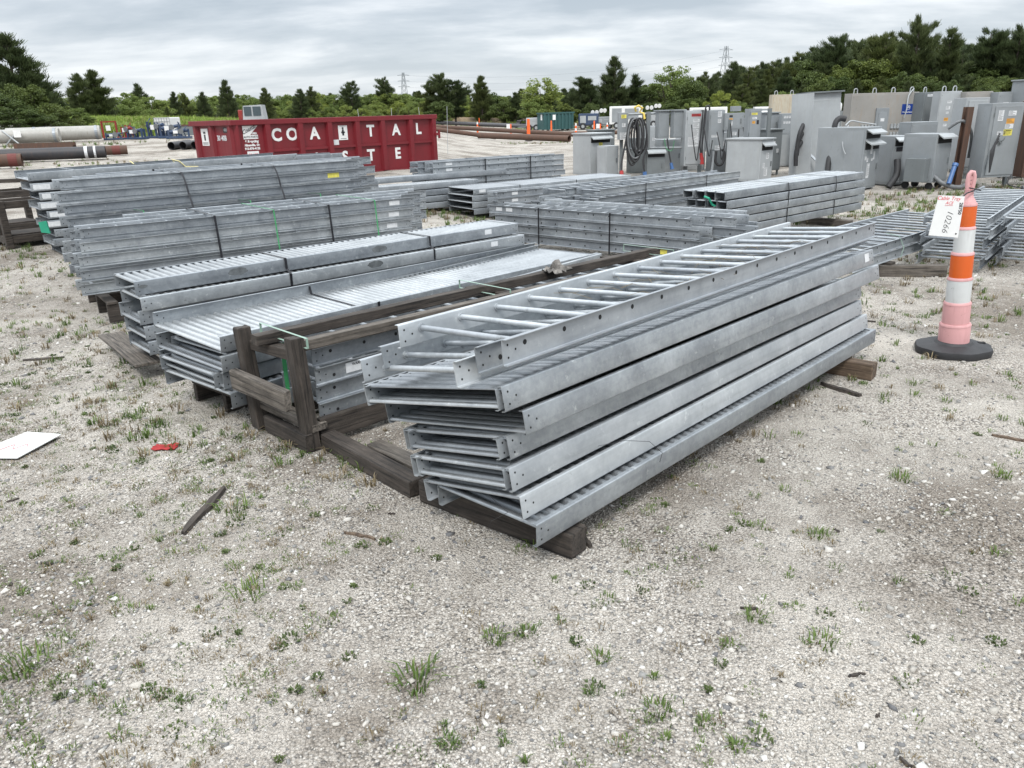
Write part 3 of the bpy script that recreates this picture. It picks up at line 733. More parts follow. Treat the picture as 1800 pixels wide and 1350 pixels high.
tray('trough', tpos, .864, 'long wide open tray lying across the top of the left rear stack', None, W=.887, L=3.8, pitch=.012, m=GALV2, H=.105)
tray('trough', (-5.75,11.15,1.10), .872, 'second long tray lying behind the widest one on the left rear stack', None, W=.45, L=3.9, m=GALV2, H=.11)
strap('steel_strap', (Vector(tpos), frame(.864)), [(.003,.108),(-.89,.108),(-.89,-.0),(.003,-.0)], .55, .02, m=GALV2, label='grey strap over the near end of the long open tray')
strap('steel_strap', (Vector(tpos), frame(.864)), [(.003,.108),(-.89,.108),(-.89,-.0),(.003,-.0)], 3.1, .02, m=GALV2, label='grey strap over the far end of the long open tray')
rp = MB(); q = Vector(tpos); U_, R_ = udir(.864), rdir(.864)
rp.path([q+U_*(1.9)+R_*(-.02)+Vector((0,0,.11)), q+U_*1.86+R_*(-.03)+Vector((0,0,.17)), q+U_*1.95+R_*(.01)+Vector((0,0,.14)), q+U_*2.02+R_*(.03)+Vector((0,0,.06)), q+U_*2.2+R_*.03+Vector((0,0,.05))], .008, 6)
rp.path([q+U_*(1.55)+R_*(-.85)+Vector((0,0,.12)), q+U_*1.5+R_*(-.8)+Vector((0,0,.15)), q+U_*1.54+R_*(-.7)+Vector((0,0,.09))], .007, 6)
tag(rp.build('rope', ROPE), 'frayed yellow rope knotted on the long open tray', 'rope')
gs = MB(); gs.add([(0,0,0),(.09,.02,.01),(.1,.03,-.15),(.01,0,-.13),(.002,.02,0),(.09,.04,.01),(.1,.05,-.15),(.01,.02,-.13)], [(0,1,2,3),(7,6,5,4),(0,4,5,1),(1,5,6,2),(2,6,7,3),(3,7,4,0)]); g_ = gs.build('plastic_scrap', GREENTARP); g_.location = (-5.98,10.0,.62)
tag(g_, 'torn green plastic scrap caught between the left rear stacks', 'plastic scrap')
# dark wooden crates at far left
def slat_crate(x, y, yaw, w, d, h, label):
    r = thing('slatted_crate', (x, y, terrain(x, y)), yaw, label, 'crate', 'dark slatted crates at the far left')
    for sx in (-1, 1):
        for sy in (-1, 1):
            b = MB(); b.box(sx*w/2-.045, sx*w/2+.045, sy*d/2-.045, sy*d/2+.045, 0, h, bev=.005); b.build('post', WOODD, r)
    for z in (.12, h-.06):
        for sy in (-1, 1):
            b = MB(); b.box(-w/2+.046, w/2-.046, sy*d/2-.035, sy*d/2+.035, z-.05, z+.05, bev=.005); b.build('rail', WOODD, r)
        for sx in (-1, 1):
            b = MB(); b.box(sx*w/2-.035, sx*w/2+.035, -d/2+.046, d/2-.046, z-.05, z+.05, bev=.005); b.build('rail', WOODD, r)
    b = MB(); b.box(-.04, .04, -d/2-.03, -d/2+.03, .171, h-.111, bev=.004); b.build('slat', WOODD, r)
    b = MB(); b.box(-w/2, w/2, -d/2+.05, d/2-.05, .175, .19); b.build('bottom_board', WOODD, r)
slat_crate(-7.0, 11.6, -.75, .55, .9, .66, 'dark slatted timber crate beside the left rear stack')
slat_crate(-8.0, 12.5, -.75, .6, .9, .68, 'dark slatted timber crate at the left edge of the picture')
beam('timber_bearer', (-8.9,13.0,.95), (-6.9,12.9,.97), .09, .06, WOODD, label='long dark beam lying on top of the slatted crates', cat='timber', group=TG)

# ---- middle-distance stacks
STK1 = lambda L: (lambda c, k: [(.28,.03,.14,.05,PAPER)] if c == 0 and k in (0, 1, 2, 4) else ())
h1 = (-1.45,15.0,.83)
bundle('the black-strapped stack right of the red dumpster', 'ladder trays stacked right of the red dumpster', h1, .97, 2, 7, .106, .32, 3.15, m=GALV2, stk=STK1(3), shift=lambda c, k: (.12*(k < 4)-.15*c, 0), inv=lambda c, k: True)
for s, lb in ((1.25, 'left black strap on the stack right of the dumpster'), (2.35, 'right black strap on the stack right of the dumpster')):
    strap('steel_strap', (Vector(h1), frame(.97)), [(.024,.104),(.03,-.64),(-.68,-.64),(-.68,.104)], s, .025, label=lb, group='black straps on the stack right of the dumpster')
h0 = (-2.35,13.6,.52)
bundle('the low stack before the red dumpster', 'short box trays before the red dumpster', h0, .97, 2, 4, .115, .2, 2.2, 'trough', m=GALV2, inv=lambda c, k: True, shift=lambda c, k: (.05*k, .02*k))
tray('trough', (-2.55,14.2,.62), .97, 'long plain tray resting behind the low stack, touching the dumpster base in view', None, W=.3, L=3.1, inv=True, m=GALV2)
h2 = (-.588,13.588,.45)
bundle('the wide box stack in the middle distance', 'wide trough trays in the middle distance', h2, .975, 1, 4, .112, .86, 3.66, 'trough', m=GALV2, inv=lambda c, k: True, stk=lambda c, k: [(.12,.03,.13,.05,PAPER)] if k == 0 else ())
for s, lb in ((1.0, 'near thin strap on the wide box stack'), (2.3, 'far thin strap on the wide box stack')):
    strap('steel_strap', (Vector(h2), frame(.975)), [(.004,.102),(.004,-.3),(-.87,-.3),(-.87,.102)], s, .015, label=lb, group='thin straps on the wide box stack')
bundle('the ladder stack beside the wide box stack', 'ladder trays beside the wide box stack', (-.15,13.25,.42), .975, 1, 4, .112, .30, 2.0, m=GALV2, stk=lambda c, k: [(.3,.03,.12,.05,PAPER)] if k < 2 else ())
h3 = (-.22,10.62,.50)
bundle('the bundle slanting toward the crate end', 'ladder trays in the slanting bundle', h3, 2.30, 3, 4, .118, .30, 3.05, m=GALV2, stk=lambda c, k: {0: [(.12,.03,.11,.05,PAPER),(.3,.03,.11,.05,PAPER)], 3: [(2.45,.03,.2,.06,YELP)]}.get(k, ()) if c == 0 else (), shift=lambda c, k: (.10*(k > 0)+.25*(c == 1)+.1*c, 0))
for s, lb in ((.85, 'left black strap on the slanting bundle'), (1.95, 'right black strap on the slanting bundle')):
    strap('steel_strap', (Vector(h3), frame(2.30)), [(.026,.104),(.03,-.38),(-.95,-.38),(-.95,.104)], s, .022, label=lb, group='black straps on the slanting bundle')
for q0, q1, lb in (((-.75,10.2,.05),(.65,11.5,.05),'timber under the left end of the slanting bundle'), ((.75,8.75,.05),(2.3,10.3,.05),'timber under the right end of the slanting bundle')):
    beam('timber_bearer', q0, q1, .11, .1, WOODG, label=lb, cat='timber', group=TG)
beam('timber_bearer', (-.1,9.75,.075), (2.0,8.1,.075), .12, .14, WOODG, label='long grey timber lying before the slanting bundle', cat='timber', group=TG)
h4 = (1.31,11.0,.627)
bundle('the ladder stack behind the slanting bundle', 'ladder trays behind the slanting bundle', h4, .821, 2, 5, .118, .45, 3.66, m=GALV2, shift=lambda c, k: (-.2*c-.05*k, 0), inv=lambda c, k: True, plain=True)
for s, lb in ((1.0, 'near grey strap on the rear ladder stack'), (2.6, 'far grey strap on the rear ladder stack')):
    strap('steel_strap', (Vector(h4), frame(.821)), [(.024,.104),(.024,-.4),(-.95,-.4),(-.95,.104)], s, .02, label=lb, group='straps on the rear ladder stack')
h5 = (2.742,9.847,.655)
bundle('the box-channel stack left of the cabinets', 'narrow box channels in the middle stack', h5, .868, 4, 5, .114, .152, 3.66, 'trough', colgap=.008, m=GALV, inv=lambda c, k: True, top_only=lambda c, k: k < 2 or c < 2, shift=lambda c, k: (.03*(k % 2), .02 if k else 0))
for s, lb in ((1.45, 'near black strap on the box-channel stack'), (2.75, 'far black strap on the box-channel stack')):
    strap('steel_strap', (Vector(h5), frame(.868)), [(.004,.102),(.022,-.015),(.022,-.46),(-.63,-.46),(-.64,.102)], s, .02, label=lb, group='black straps on the box-channel stack')
for s in (.6, 3.0):
    a = along(h5, .868, s, .2); b_ = along(h5, .868, s, -.85)
    beam('timber_bearer', (*a, .05), (*b_, .05), .11, .1, WOODG, label='bearer under the %s end of the box-channel stack' % ('near' if s < 1 else 'far'), cat='timber', group=TG)
gt = MB(); gt.path([(0,0,0),(.05,-.04,-.02),(.1,-.02,-.1),(.14,-.05,-.12)], .014, 6); g_ = gt.build('plastic_scrap', GREENTARP); g_.location = Vector(h5)+rdir(.868)*-.3+udir(.868)*-.02+Vector((0,0,.03)); tag(g_, 'green plastic scrap poking out of a box channel end', 'plastic scrap')
# ladder trays on the right
k1 = (3.40,7.56,.27)
for k in range(2):
    p = Vector(k1)-Vector((0,0,.112*k))+udir(.83)*(.04*k)
    tray('ladder', p, .83, ['upper', 'lower'][k]+' ladder tray between the central stack and the box channels', 'pair of ladder trays behind the central stack', W=.88, L=3.66, inv=(k == 0), detail=True, m=GALV2)
for s, lb in ((.9, 'near bearer under the pair of ladder trays'), (2.9, 'far bearer under the pair of ladder trays')):
    a = along(k1, .83, s, .06); b_ = along(k1, .83, s, -1.0); beam('timber_bearer', (*a, .076), (*b_, .076), .12, .14, WOODD, label=lb, cat='timber', group=TG)
gs = MB(); q = Vector(k1); gs.path([q+udir(.83)*1.0+rdir(.83)*-.1+Vector((0,0,.16)), q+udir(.83)*1.12+Vector((0,0,.12)), q+udir(.83)*1.15+rdir(.83)*.05+Vector((0,0,-.0)), q+udir(.83)*1.1+rdir(.83)*.05+Vector((0,0,-.1))], .004, 5)
tag(gs.build('green_strap', STRAPP), 'loose pale green strap dangling from the pair of ladder trays', 'strap')
k2 = (5.0,8.08,.485)
for k in range(5):
    p = Vector(k2)-Vector((0,0,.107*k))+rdir(.69)*(.05*(k % 2))-udir(.69)*(.05*(k % 2))
    tray('ladder', p, .69, f'{ORD[k]} ladder tray of the bundle just behind the striped cone', 'ladder trays at the right edge', W=.6, inv=(k % 2 == 0), detail=(k == 0), m=GALV2)
k3 = (5.74,7.86,.485)
for k in range(5):
    p = Vector(k3)-Vector((0,0,.107*k))+rdir(.69)*(.05*(k % 2))-udir(.69)*(.05*(k % 2))
    tray('ladder', p, .69, f'{ORD[k]} ladder tray of the bundle cut by the right picture edge', 'ladder trays at the right edge', W=.6, inv=(k % 2 == 0), detail=(k == 0), m=GALV2, stickers=[(.04,.02,.06,.06,PAPER),(.16,.03,.06,.05,PAPER)])

# ---------------------------------------------------------------- delineator cone and sign
def cone():
    base = Vector((3.266,5.42,0)); top = Vector((3.19,5.42,1.255))
    r = thing('delineator_cone', base, 0, 'tall striped traffic delineator cone with orange, white and faded pink bands on a black base', 'traffic cone')
    b = MB(); n = 8; o1 = []
    prof = [(.262,.0),(.268,.03),(.262,.052),(.20,.068),(.135,.074),(.12,.088),(.105,.088)]
    for (rr, z) in prof:
        for k in range(32):
            t = 2*math.pi*k/32; q = 1-.055*(1-abs(math.cos(4*t)))*(rr > .18)
            b.v.append((rr*q*math.cos(t)*1.0, rr*q*math.sin(t)*.92, z))
    for i in range(len(prof)-1):
        for k in range(32): b.f.append((i*32+k, i*32+(k+1) % 32, (i+1)*32+(k+1) % 32, (i+1)*32+k)); b.m.append(0)
    b.f.append(tuple(range(31, -1, -1))); b.m.append(0); b.f.append(tuple(range(6*32, 7*32))); b.m.append(0)
    bo = b.build('rubber_base', RUB, r, 35)
    hb = MB(); hb.box(.17, .215, -.035, -.005, .066, .0745, 0); hb.build('grip_slot', HOLE, bo)
    ax = (top-base).normalized(); Mx = Vector((0, 0, 1)).rotation_difference(ax).to_matrix().to_4x4()
    segs = [(.085,.225,.102,.098,PINK),(.225,.385,.089,.086,PINK),(.385,.565,.079,.077,REFW),(.565,.745,.072,.070,ORANGE),(.745,.925,.064,.062,REFW),(.925,1.085,.058,.056,ORANGE)]
    for (z0, z1, r0, r1, m) in segs:
        b = MB(); b.lathe([(r0+.001, z0), (r0+.001, z1-.018), (r0, z1-.012), (r0-.006, z1-.004)], 28); o = b.build('band', [m], r, 40); o.matrix_local = Mx
        b = MB(); b.lathe([(r0+.0025, z1-.020), (r0+.003, z1-.012), (r0-.005, z1+.0005), (r0-.016, z1+.001)], 28); o = b.build('shoulder_ring', [PINK], r, 50); o.matrix_local = Mx
    # loop handle on top
    b = MB(); b.lathe([(.05,1.083),(.046,1.10),(.03,1.125),(.027,1.16),(.03,1.175)], 20)
    b.path([(-.012,0,1.16),(-.017,0,1.22),(-.012,0,1.275),(.002,0,1.292),(.016,0,1.288),(.024,0,1.262),(.024,0,1.235),(.021,0,1.20),(.017,0,1.16)], .0155, 10)
    for z in (1.195,1.222,1.249): b.tube((.012,-.006,z), (.016,.012,z), .014, 8)
    o = b.build('loop_handle', [PINK], r, 50); o.matrix_local = Mx
    # cord holding the sign
    b = MB(); b.path([(.03,-.03,1.18),(.0,-.05,1.17),(-.05,-.06,1.16),(-.085,-.06,1.13),(-.10,-.06,1.11)], .005, 6); b.path([(-.02,-.03,1.19),(.03,-.045,1.175),(.065,-.02,1.165),(.07,.01,1.17)], .0045, 6)
    o = b.build('tie_cord', [STRAP], r); o.matrix_local = Mx
cone()
def hang_sign():
    c = [Vector(p) for p in ((2.939,5.33,1.150),(3.117,5.33,1.137),(3.098,5.30,.863),(2.893,5.30,.885))]
    cen = sum(c, Vector())/4; ex = (c[1]-c[0]).normalized(); ez = ((c[0]+c[1])/2-(c[2]+c[3])/2).normalized(); ey = ez.cross(ex).normalized(); ez = ex.cross(ey)
    M = Matrix((ex, ey, ez)).transposed(); r = thing('paper_sign', cen, M, 'white hand-lettered sheet reading Cable Tray ACE 28750 tied to the striped cone', 'sign')
    bpy.context.view_layer.update(); Mi = r.matrix_world.inverted(); l = [Mi @ p for p in c]
    b = MB(); vs = [(p.x, -.002, p.z) for p in l]+[(p.x, .002, p.z) for p in l]
    b.add(vs, [(3,2,1,0),(4,5,6,7),(0,1,5,4),(1,2,6,5),(2,3,7,6),(3,0,4,7)]); b.build('sheet', WHITE, r)
    put_text('Cable Tray', .036, r, Matrix.Translation((-.012,-.0032,.118)) @ FRONT, INKR, -.0002, .35, depth=.0003)
    put_text('ACE', .028, r, Matrix.Translation((-.004,-.0032,.088)) @ FRONT, INKR, -.0001, .35, depth=.0003)
    b = MB(); b.box(-.032, .024, -.0036, -.0028, .071, .0728); b.build('underline', INKR, r)
    put_text('28750', .032, r, Matrix.Translation((.078,-.0032,.055)) @ Matrix.Rotation(R(90), 4, 'Y') @ FRONT, INK, .0006, depth=.0005)
    put_text('10266', .062, r, Matrix.Translation((.005,-.0032,-.035)) @ Matrix.Rotation(R(98), 4, 'Y') @ FRONT, INK, -.0011, .2, depth=.0003)
    b = MB(); b.disc((.077,-.0034,-.115), (0,-1,0), .006, 12); b.build('eyelet', INK, r)
hang_sign()

# ---------------------------------------------------------------- litter on the ground
b = MB(); pts = [(-3.10,3.98),(-2.78,3.95),(-2.70,4.26),(-2.95,4.34)]
b.add([(x, y, .012+.01*(i == 2)) for i, (x, y) in enumerate(pts)]+[(x, y, .017+.01*(i == 2)) for i, (x, y) in enumerate(pts)], [(3,2,1,0),(4,5,6,7),(0,1,5,4),(1,2,6,5),(2,3,7,6),(3,0,4,7)])
s_ = b.build('plastic_sheet', WHITE); tag(s_, 'white sign sheet lying flat on the gravel at left edge', 'sheet')
b = MB(); b.path([(-2.95,4.05,.024),(-2.9,4.13,.024),(-2.87,4.06,.024),(-2.82,4.13,.027),(-2.8,4.08,.027)], .0018, 4); b.build('faded_scrawl', INKR, s_)
b = MB(); g = random.Random(5); vs = []; nn = 7
for i in range(nn):
    for j in range(5): vs.append((i*.028-.08+g.uniform(-.006,.006), j*.025-.05+g.uniform(-.006,.006), .012+g.uniform(0,.022)))
fs = [(i*5+j, (i+1)*5+j, (i+1)*5+j+1, i*5+j+1) for i in range(nn-1) for j in range(4)]
b.add(vs, fs); b.add([(x, y, z-.006) for x, y, z in vs], [tuple(reversed(f)) for f in fs]); o = b.build('red_rag', simple('red_cloth', (.30,.02,.02), .8, 0, .3, 20)); o.location = (-2.0,4.06,0); o.scale = (.8,.8,.6); tag(o, 'small red rag crumpled on the gravel at left', 'rag')
def splinter(p, q, w, h, label, m=WOODD, grp='wood splinters on the gravel'):
    b = MB(); p = Vector(p); q = Vector(q); u = (q-p).normalized(); n = Vector((-u.y, u.x, 0)); L = (q-p).length
    g = random.Random(int(p[0]*997)); st_ = 7; vs = []
    for i in range(st_+1):
        t = i/st_; ww = w*(.35+.65*math.sin(math.pi*min(1, .12+t*.85)))*(1+g.uniform(-.2,.2)); c = p+u*L*t+n*g.uniform(-.006,.006)
        vs += [c-n*ww/2, c+n*ww/2, c+n*ww*.35+Vector((0,0,h)), c-n*ww*.4+Vector((0,0,h*.9))]
    fs = [(0,1,2,3), (st_*4+3, st_*4+2, st_*4+1, st_*4)]
    for i in range(st_):
        for a, c in ((0,1),(1,2),(2,3),(3,0)): fs.append((i*4+c, i*4+a, (i+1)*4+a, (i+1)*4+c))
    b.add(vs, fs); o = b.build('wood_splinter', m); tag(o, label, 'wood scrap', grp)
splinter((-1.51,3.07,.0),(-1.47,3.50,.008),.045,.02,'long dark splinter pointing away, on gravel below the crate')
splinter((-.78,3.05,0),(-.62,2.98,0),.02,.008,'thin reddish splinter in the gravel left of the central stack', WOODB)
splinter((2.64,3.89,0),(2.86,3.74,0),.025,.012,'brown splinter near the right edge of the picture', WOODB)
splinter((2.2,4.55,0),(2.05,4.8,0),.05,.02,'dark bark strip under the far end of the central stack')
splinter((.32,2.86,0),(.25,3.0,0),.03,.015,'dark chip beside the near timber end')
splinter((3.1,6.3,0),(2.7,6.45,0),.04,.012,'thin dark branch on gravel between stack and cone')
splinter((-3.9,5.9,0),(-3.6,5.95,0),.04,.015,'dark stick lying left of the narrow trough stack')
rg = random.Random(21)
for i in range(40):
    a = rg.uniform(-.7,.65); r_ = 1.7+9*rg.random()**1.5; x, y = r_*math.sin(a), r_*math.cos(a); t = rg.uniform(0,3.14); l_ = rg.uniform(.02,.07)
    if -.6 < x < 2.7 and abs(y-2.6-x) < .7 : continue
    splinter((x,y,0),(x+l_*math.cos(t),y+l_*math.sin(t),0),rg.uniform(.006,.016),rg.uniform(.004,.009),'tiny dark wood chip on the gravel', WOODD, 'tiny wood chips')

# ---------------------------------------------------------------- electrical cabinets
EG = 'electrical cabinets in the yard'
def cab(label, x, y, w, d, h, yaw, z0=0., m=None, hoods=(), door=None, stick=(), lsides=(), handle=None, roof=False, feet=True, name='electrical_cabinet', lugs=0, legs=0.):
    """front face looks along -Y before turning; yaw turns the front toward +X; (x,y) is the middle of the front's foot"""
    r = thing(name, (x, y, z0+terrain(x, y)), yaw, label, 'electrical cabinet', EG); m = m or CAB
    zb = legs
    b = MB(); b.box(-w/2, w/2, 0, d, zb+.03, h, bev=.008)
    if feet and not legs: b.box(-w/2+.04, -w/2+.12, .03, d-.03, 0, .0295); b.box(w/2-.12, w/2-.04, .03, d-.03, 0, .0295)
    if roof: b.box(-w/2-.03, w/2+.03, -.04, d+.03, h+.001, h+.035, bev=.006)
    b.build('body', m, r)
    if legs:
        for sx in (-1, 1):
            for yy in (.04, d-.04):
                b = MB(); b.box(sx*(w/2-.05)-.022, sx*(w/2-.05)+.022, yy-.022, yy+.022, 0, zb+.03); b.build('leg', CABD, r)
    if door:
        x0, x1, z0_, z1_ = door; b = MB(); b.box(x0, x1, -.016, -.001, z0_, z1_, bev=.004)
        b.box(x0+.02, x1-.02, -.0185, -.0165, z1_-.03, z1_-.024)
        dr = b.build('door', m, r)
        b = MB()
        for zz in (z0_+.12*(z1_-z0_), z0_+.88*(z1_-z0_)): b.tube((x0-.004, -.014, zz-.04), (x0-.004, -.014, zz+.04), .008, 8)
        b.build('hinge', CABD, dr)
        if handle:
            b = MB(); b.box(handle[0]-.03, handle[0]+.03, -.032, -.0165, handle[1]-.05, handle[1]+.05, bev=.005); b.path([(handle[0], -.05, handle[1]+.02), (handle[0]+.03, -.085, handle[1]+.05), (handle[0]+.05, -.09, handle[1]+.10)], .014, 8); b.tube((handle[0], -.03, handle[1]), (handle[0], -.06, handle[1]+.01), .02, 10)
            b.build('handle', CABD, dr)
    top_ = (min(q[2] for q in hoods)-.2) if hoods else h-.06
    if not door and w > .28 and top_ > .35:
        b = MB(); b.box(-w/2+.025, w/2-.025, -.0015-.004, -.0006, .07+zb, top_, bev=.0015)
        pnl = b.build('front_panel', m, r); b = MB()
        for xx in (-w/2+.05, w/2-.05):
            for zz in (.11+zb, top_-.04): b.disc((xx, -.0065, zz), (0,-1,0), .009, 8)
        b.build('bolt_heads', CABD, pnl)
        if w > .4: b = MB(); b.box(w/2-.10, w/2-.075, -.03, -.006, top_*.5, top_*.5+.12, bev=.004); b.build('handle', CABD, r)
    if d > .35:
        for sd_ in (-1, 1):
            b = MB(); x_ = sd_*w/2; xa, xb = sorted((x_+sd_*.0006, x_+sd_*.005)); b.box(xa, xb, .04, d-.04, .08+zb, h-.06, bev=.0015); b.build('side_panel', m, r)
    for (hx0, hx1, hz, hd) in hoods:
        b = MB(); hh = .14
        b.add([(hx0,-.001,hz),(hx1,-.001,hz),(hx1,-hd,hz-.07),(hx0,-hd,hz-.07),(hx0,-hd,hz-.10),(hx1,-hd,hz-.10),(hx0,-.001,hz-.012),(hx1,-.001,hz-.012)],
              [(0,1,2,3)[::-1],(3,2,5,4)[::-1],(0,3,4,6),(1,7,5,2),(6,4,5,7)]); b.build('vent_hood', CABL, r)
        b = MB(); b.box(hx0+.02, hx1-.02, -.003, -.0012, hz-.19, hz-.07); b.build('vent_opening', HOLE, r)
    for (sx, sz, sw, sh, sm) in stick:
        yy = -.0185 if door and door[0] < sx < door[1] and door[2] < sz < door[3] else -.0075
        b = MB(); b.box(sx-sw/2, sx+sw/2, yy, yy+.0017, sz-sh/2, sz+sh/2); b.build('sticker', sm, r)
        g = random.Random(int(sx*1000+sz*77)); b = MB(); nl = max(1, int(sh/.022))     # unreadable small print
        for q in range(nl):
            zz = sz+sh/2-.012-q*.02
            if zz < sz-sh/2+.005: break
            b.box(sx-sw/2+.008, sx-sw/2+.008+(sw-.016)*g.uniform(.5, 1), yy-.0008, yy-.0002, zz-.003, zz+.003)
        if nl and b.v: b.build('print', INK, r)
    for (sy, sz, sw, sh, sm) in lsides:
        b = MB(); b.box(-w/2-.002, -w/2-.0004, sy-sw/2, sy+sw/2, sz-sh/2, sz+sh/2); b.build('sticker', sm, r)
    for k in range(lugs):
        xx = -w/2+.15+k*(w-.3)/max(1, lugs-1); b = MB(); b.path([(xx-.05,d*.3,h),(xx-.045,d*.3,h+.09),(xx-.02,d*.3,h+.12),(xx+.02,d*.3,h+.12),(xx+.045,d*.3,h+.09),(xx+.05,d*.3,h)], .014, 7); b.build('lifting_lug', CABL, r)
    return r
def hose(label, pts, rad, m=HOSE, cat='cable', group=None, name='conduit_hose', plug=None):
    sm = []
    P = [Vector(p) for p in pts]
    for i in range(len(P)-1):      # Catmull-Rom
        p0, p1, p2, p3 = P[max(i-1, 0)], P[i], P[i+1], P[min(i+2, len(P)-1)]
        for k in range(6):
            t = k/6; sm.append(.5*((2*p1)+(-p0+p2)*t+(2*p0-5*p1+4*p2-p3)*t*t+(-p0+3*p1-3*p2+p3)*t**3))
    sm.append(P[-1]); b = MB(); b.path(sm, rad, 8)
    o = b.build(name, m, None, 60); tag(o, label, cat, group)
    if plug:
        b = MB(); d = (P[-1]-P[-2]).normalized(); b.tube(P[-1]-d*.02, P[-1]+d*.10, rad*2.2, 10); b.tube(P[-1]+d*.10, P[-1]+d*.15, rad*2.7, 10); b.build('plug', plug, o)
    return o
WH = PAPER
cab('grey cabinet with sloping top hood, furthest left of the electrical cabinets', 2.72, 22.85, .78, .75, 1.14, .62, hoods=[(-.38,.38,1.1,.12)], roof=True, m=CABL, stick=[(.0,.85,.14,.12,YELP)])
cab('small plain grey box against the leftmost hooded cabinet', 2.98, 22.2, .42, .45, .84, .5, m=CABL)
# rack with hanging cables
def post(label, x, y, h, w=.08, m=CABD, name='steel_post', lean=0, z0=0):
    b = MB(); b.add([(-w/2,-.03,0),(w/2,-.03,0),(w/2,.03,0),(-w/2,.03,0),(-w/2+lean,-.03,h),(w/2+lean,-.03,h),(w/2+lean,.03,h),(-w/2+lean,.03,h)], [(3,2,1,0),(4,5,6,7),(0,1,5,4),(1,2,6,5),(2,3,7,6),(3,0,4,7)])
    o = b.build(name, m); o.location = (x, y, z0+terrain(x, y)); o.rotation_euler = (0, 0, .3); return tag(o, label, 'post', 'steel posts among the cabinets')
def rack(label, x0, y0, x1, y1, h, name='cable_rack'):
    r = thing(name, (x0, y0, 0), 0, label, 'rack'); dx, dy = x1-x0, y1-y0
    for a in (0, 1):
        b = MB(); b.box(dx*a-.045, dx*a+.045, dy*a-.04, dy*a+.04, 0, h, bev=.004); b.build('upright', CABD, r)
        b = MB(); b.box(dx*a-.1, dx*a+.1, dy*a-.35, dy*a+.35, 0.002, .05); b.build('foot', CABD, r)
    for z in (h-.05, h-.95):
        b = MB(); b.tube((0.046, 0, z), (dx-.046, dy, z), .028, 8); b.build('crossbar', CAB, r)
    return r
rack('grey steel rack hung with coils of thick black cable', 3.17, 21.9, 3.85, 21.7, 1.70)
rack('grey steel rack carrying two small boxes beside the cable coils', 3.95, 22.2, 4.95, 21.9, 1.70)
cab('slim labelled breaker panel on the left upright of the cable rack', 3.20, 21.72, .26, .14, .72, .2, z0=.98, feet=False, stick=[(.0,.62,.14,.09,YELP),(.0,.4,.1,.1,WH),(.0,.12,.2,.18,WH)])
CB = 'black cables hanging from the cable rack'
g = random.Random(9)
for k in range(9):
    cx_ = 3.42+.05*(k % 5)+g.uniform(-.03, .03); rx = .13+.025*(k % 4); lo = .35+.09*(k % 5)
    pts = [(cx_+rx*math.sin(t)*1.0, 21.62-.018*k, (1.55+lo)/2+(1.55-lo)/2*math.cos(t)) for t in [q*math.pi/7 for q in range(15)]]
    hose('loop of thick black cable hanging on the cable rack', pts, .024, m=[RUB, HOSE, RUB][k % 3], group=CB, name='cable_loop')
hose('black cable with orange plug trailing to the ground at the cable rack', [(3.3,21.55,1.3),(3.2,21.5,.8),(3.12,21.45,.4),(3.12,21.4,.2)], .025, RUB, plug=REDCAP)
hose('black cable with blue plug dangling low on the cable rack', [(3.75,21.5,1.4),(3.8,21.45,.9),(3.7,21.4,.5),(3.74,21.38,.16)], .025, RUB, plug=BLUEP)
b = MB(); b.path([(3.5,21.6,1.72),(3.46,21.55,1.82),(3.55,21.5,1.86),(3.66,21.55,1.80),(3.6,21.6,1.70),(3.7,21.52,1.66),(3.72,21.5,1.52)], .03, 7); tag(b.build('yellow_rope', YEL), 'yellow strap knotted on top of the cable rack', 'strap')
cab('small plain grey box, left of two on the rack crossbar', 4.33, 21.95, .32, .2, .72, .35, z0=.98, feet=False, roof=True)
cab('small plain grey box, right of two on the rack crossbar', 4.72, 21.85, .32, .2, .72, .35, z0=.98, feet=False, roof=True)
cab('dark grey cabinet with pale sloping hood below the two rack boxes', 4.08, 21.6, .50, .5, .72, .05, m=CABD, hoods=[(-.25,.25,.73,.11)])
cab('pale pedestal cabinet behind the dark hooded cabinet', 4.72, 22.6, .6, .5, .95, .3, m=CABL)
hose('black cable with blue plug under the two rack boxes', [(4.4,21.8,1.0),(4.45,21.7,.6),(4.5,21.65,.35)], .02, RUB, plug=BLUEP)
hose('thin green wire drooping under the rack boxes', [(4.3,21.7,1.0),(4.36,21.65,.75),(4.5,21.6,.7),(4.55,21.6,.95)], .008, STRAPG)
cab('tall pale switch box covered in white notices, red plugs hanging beside', 5.10, 21.7, .50, .32, 1.46, .12, z0=.24, m=CABL, feet=False, door=(-.21,.21,.08,1.42), stick=[(.03,1.34,.26,.07,REDCAP),(.04,1.2,.18,.08,WH),(.04,1.07,.17,.12,WH),(.03,.88,.17,.2,WH),(-.02,.66,.3,.24,WH)])
post('steel strut supporting the tall pale switch box', 5.30, 21.75, 1.7, .1); post('thin steel strut left of the tall switch box', 4.93, 21.9, 1.6, .05)
hose('black cable with red plug hanging right of the tall switch box', [(5.26,21.5,1.7),(5.22,21.45,1.2),(5.2,21.4,.8),(5.24,21.4,.6)], .02, RUB, plug=REDCAP)
hose('second black cable with red plug right of the tall switch box', [(5.34,21.5,1.72),(5.3,21.45,1.3),(5.26,21.4,.8),(5.27,21.38,.48)], .02, RUB, plug=REDCAP)
hose('looped black cable arching over the switch box struts', [(5.3,21.5,1.2),(5.32,21.5,1.72),(5.37,21.5,1.8),(5.43,21.5,1.72),(5.44,21.5,1.0)], .022, RUB)
cab('grey disconnect box with a row of labels down its front, on struts', 5.62, 21.4, .42, .3, 1.05, .12, z0=.64, feet=False, door=(-.18,.18,.06,1.0), stick=[(.06,.95,.1,.14,WH),(.06,.78,.09,.1,WH),(-.05,.4,.18,.06,WH),(.05,.1,.16,.12,WH)])
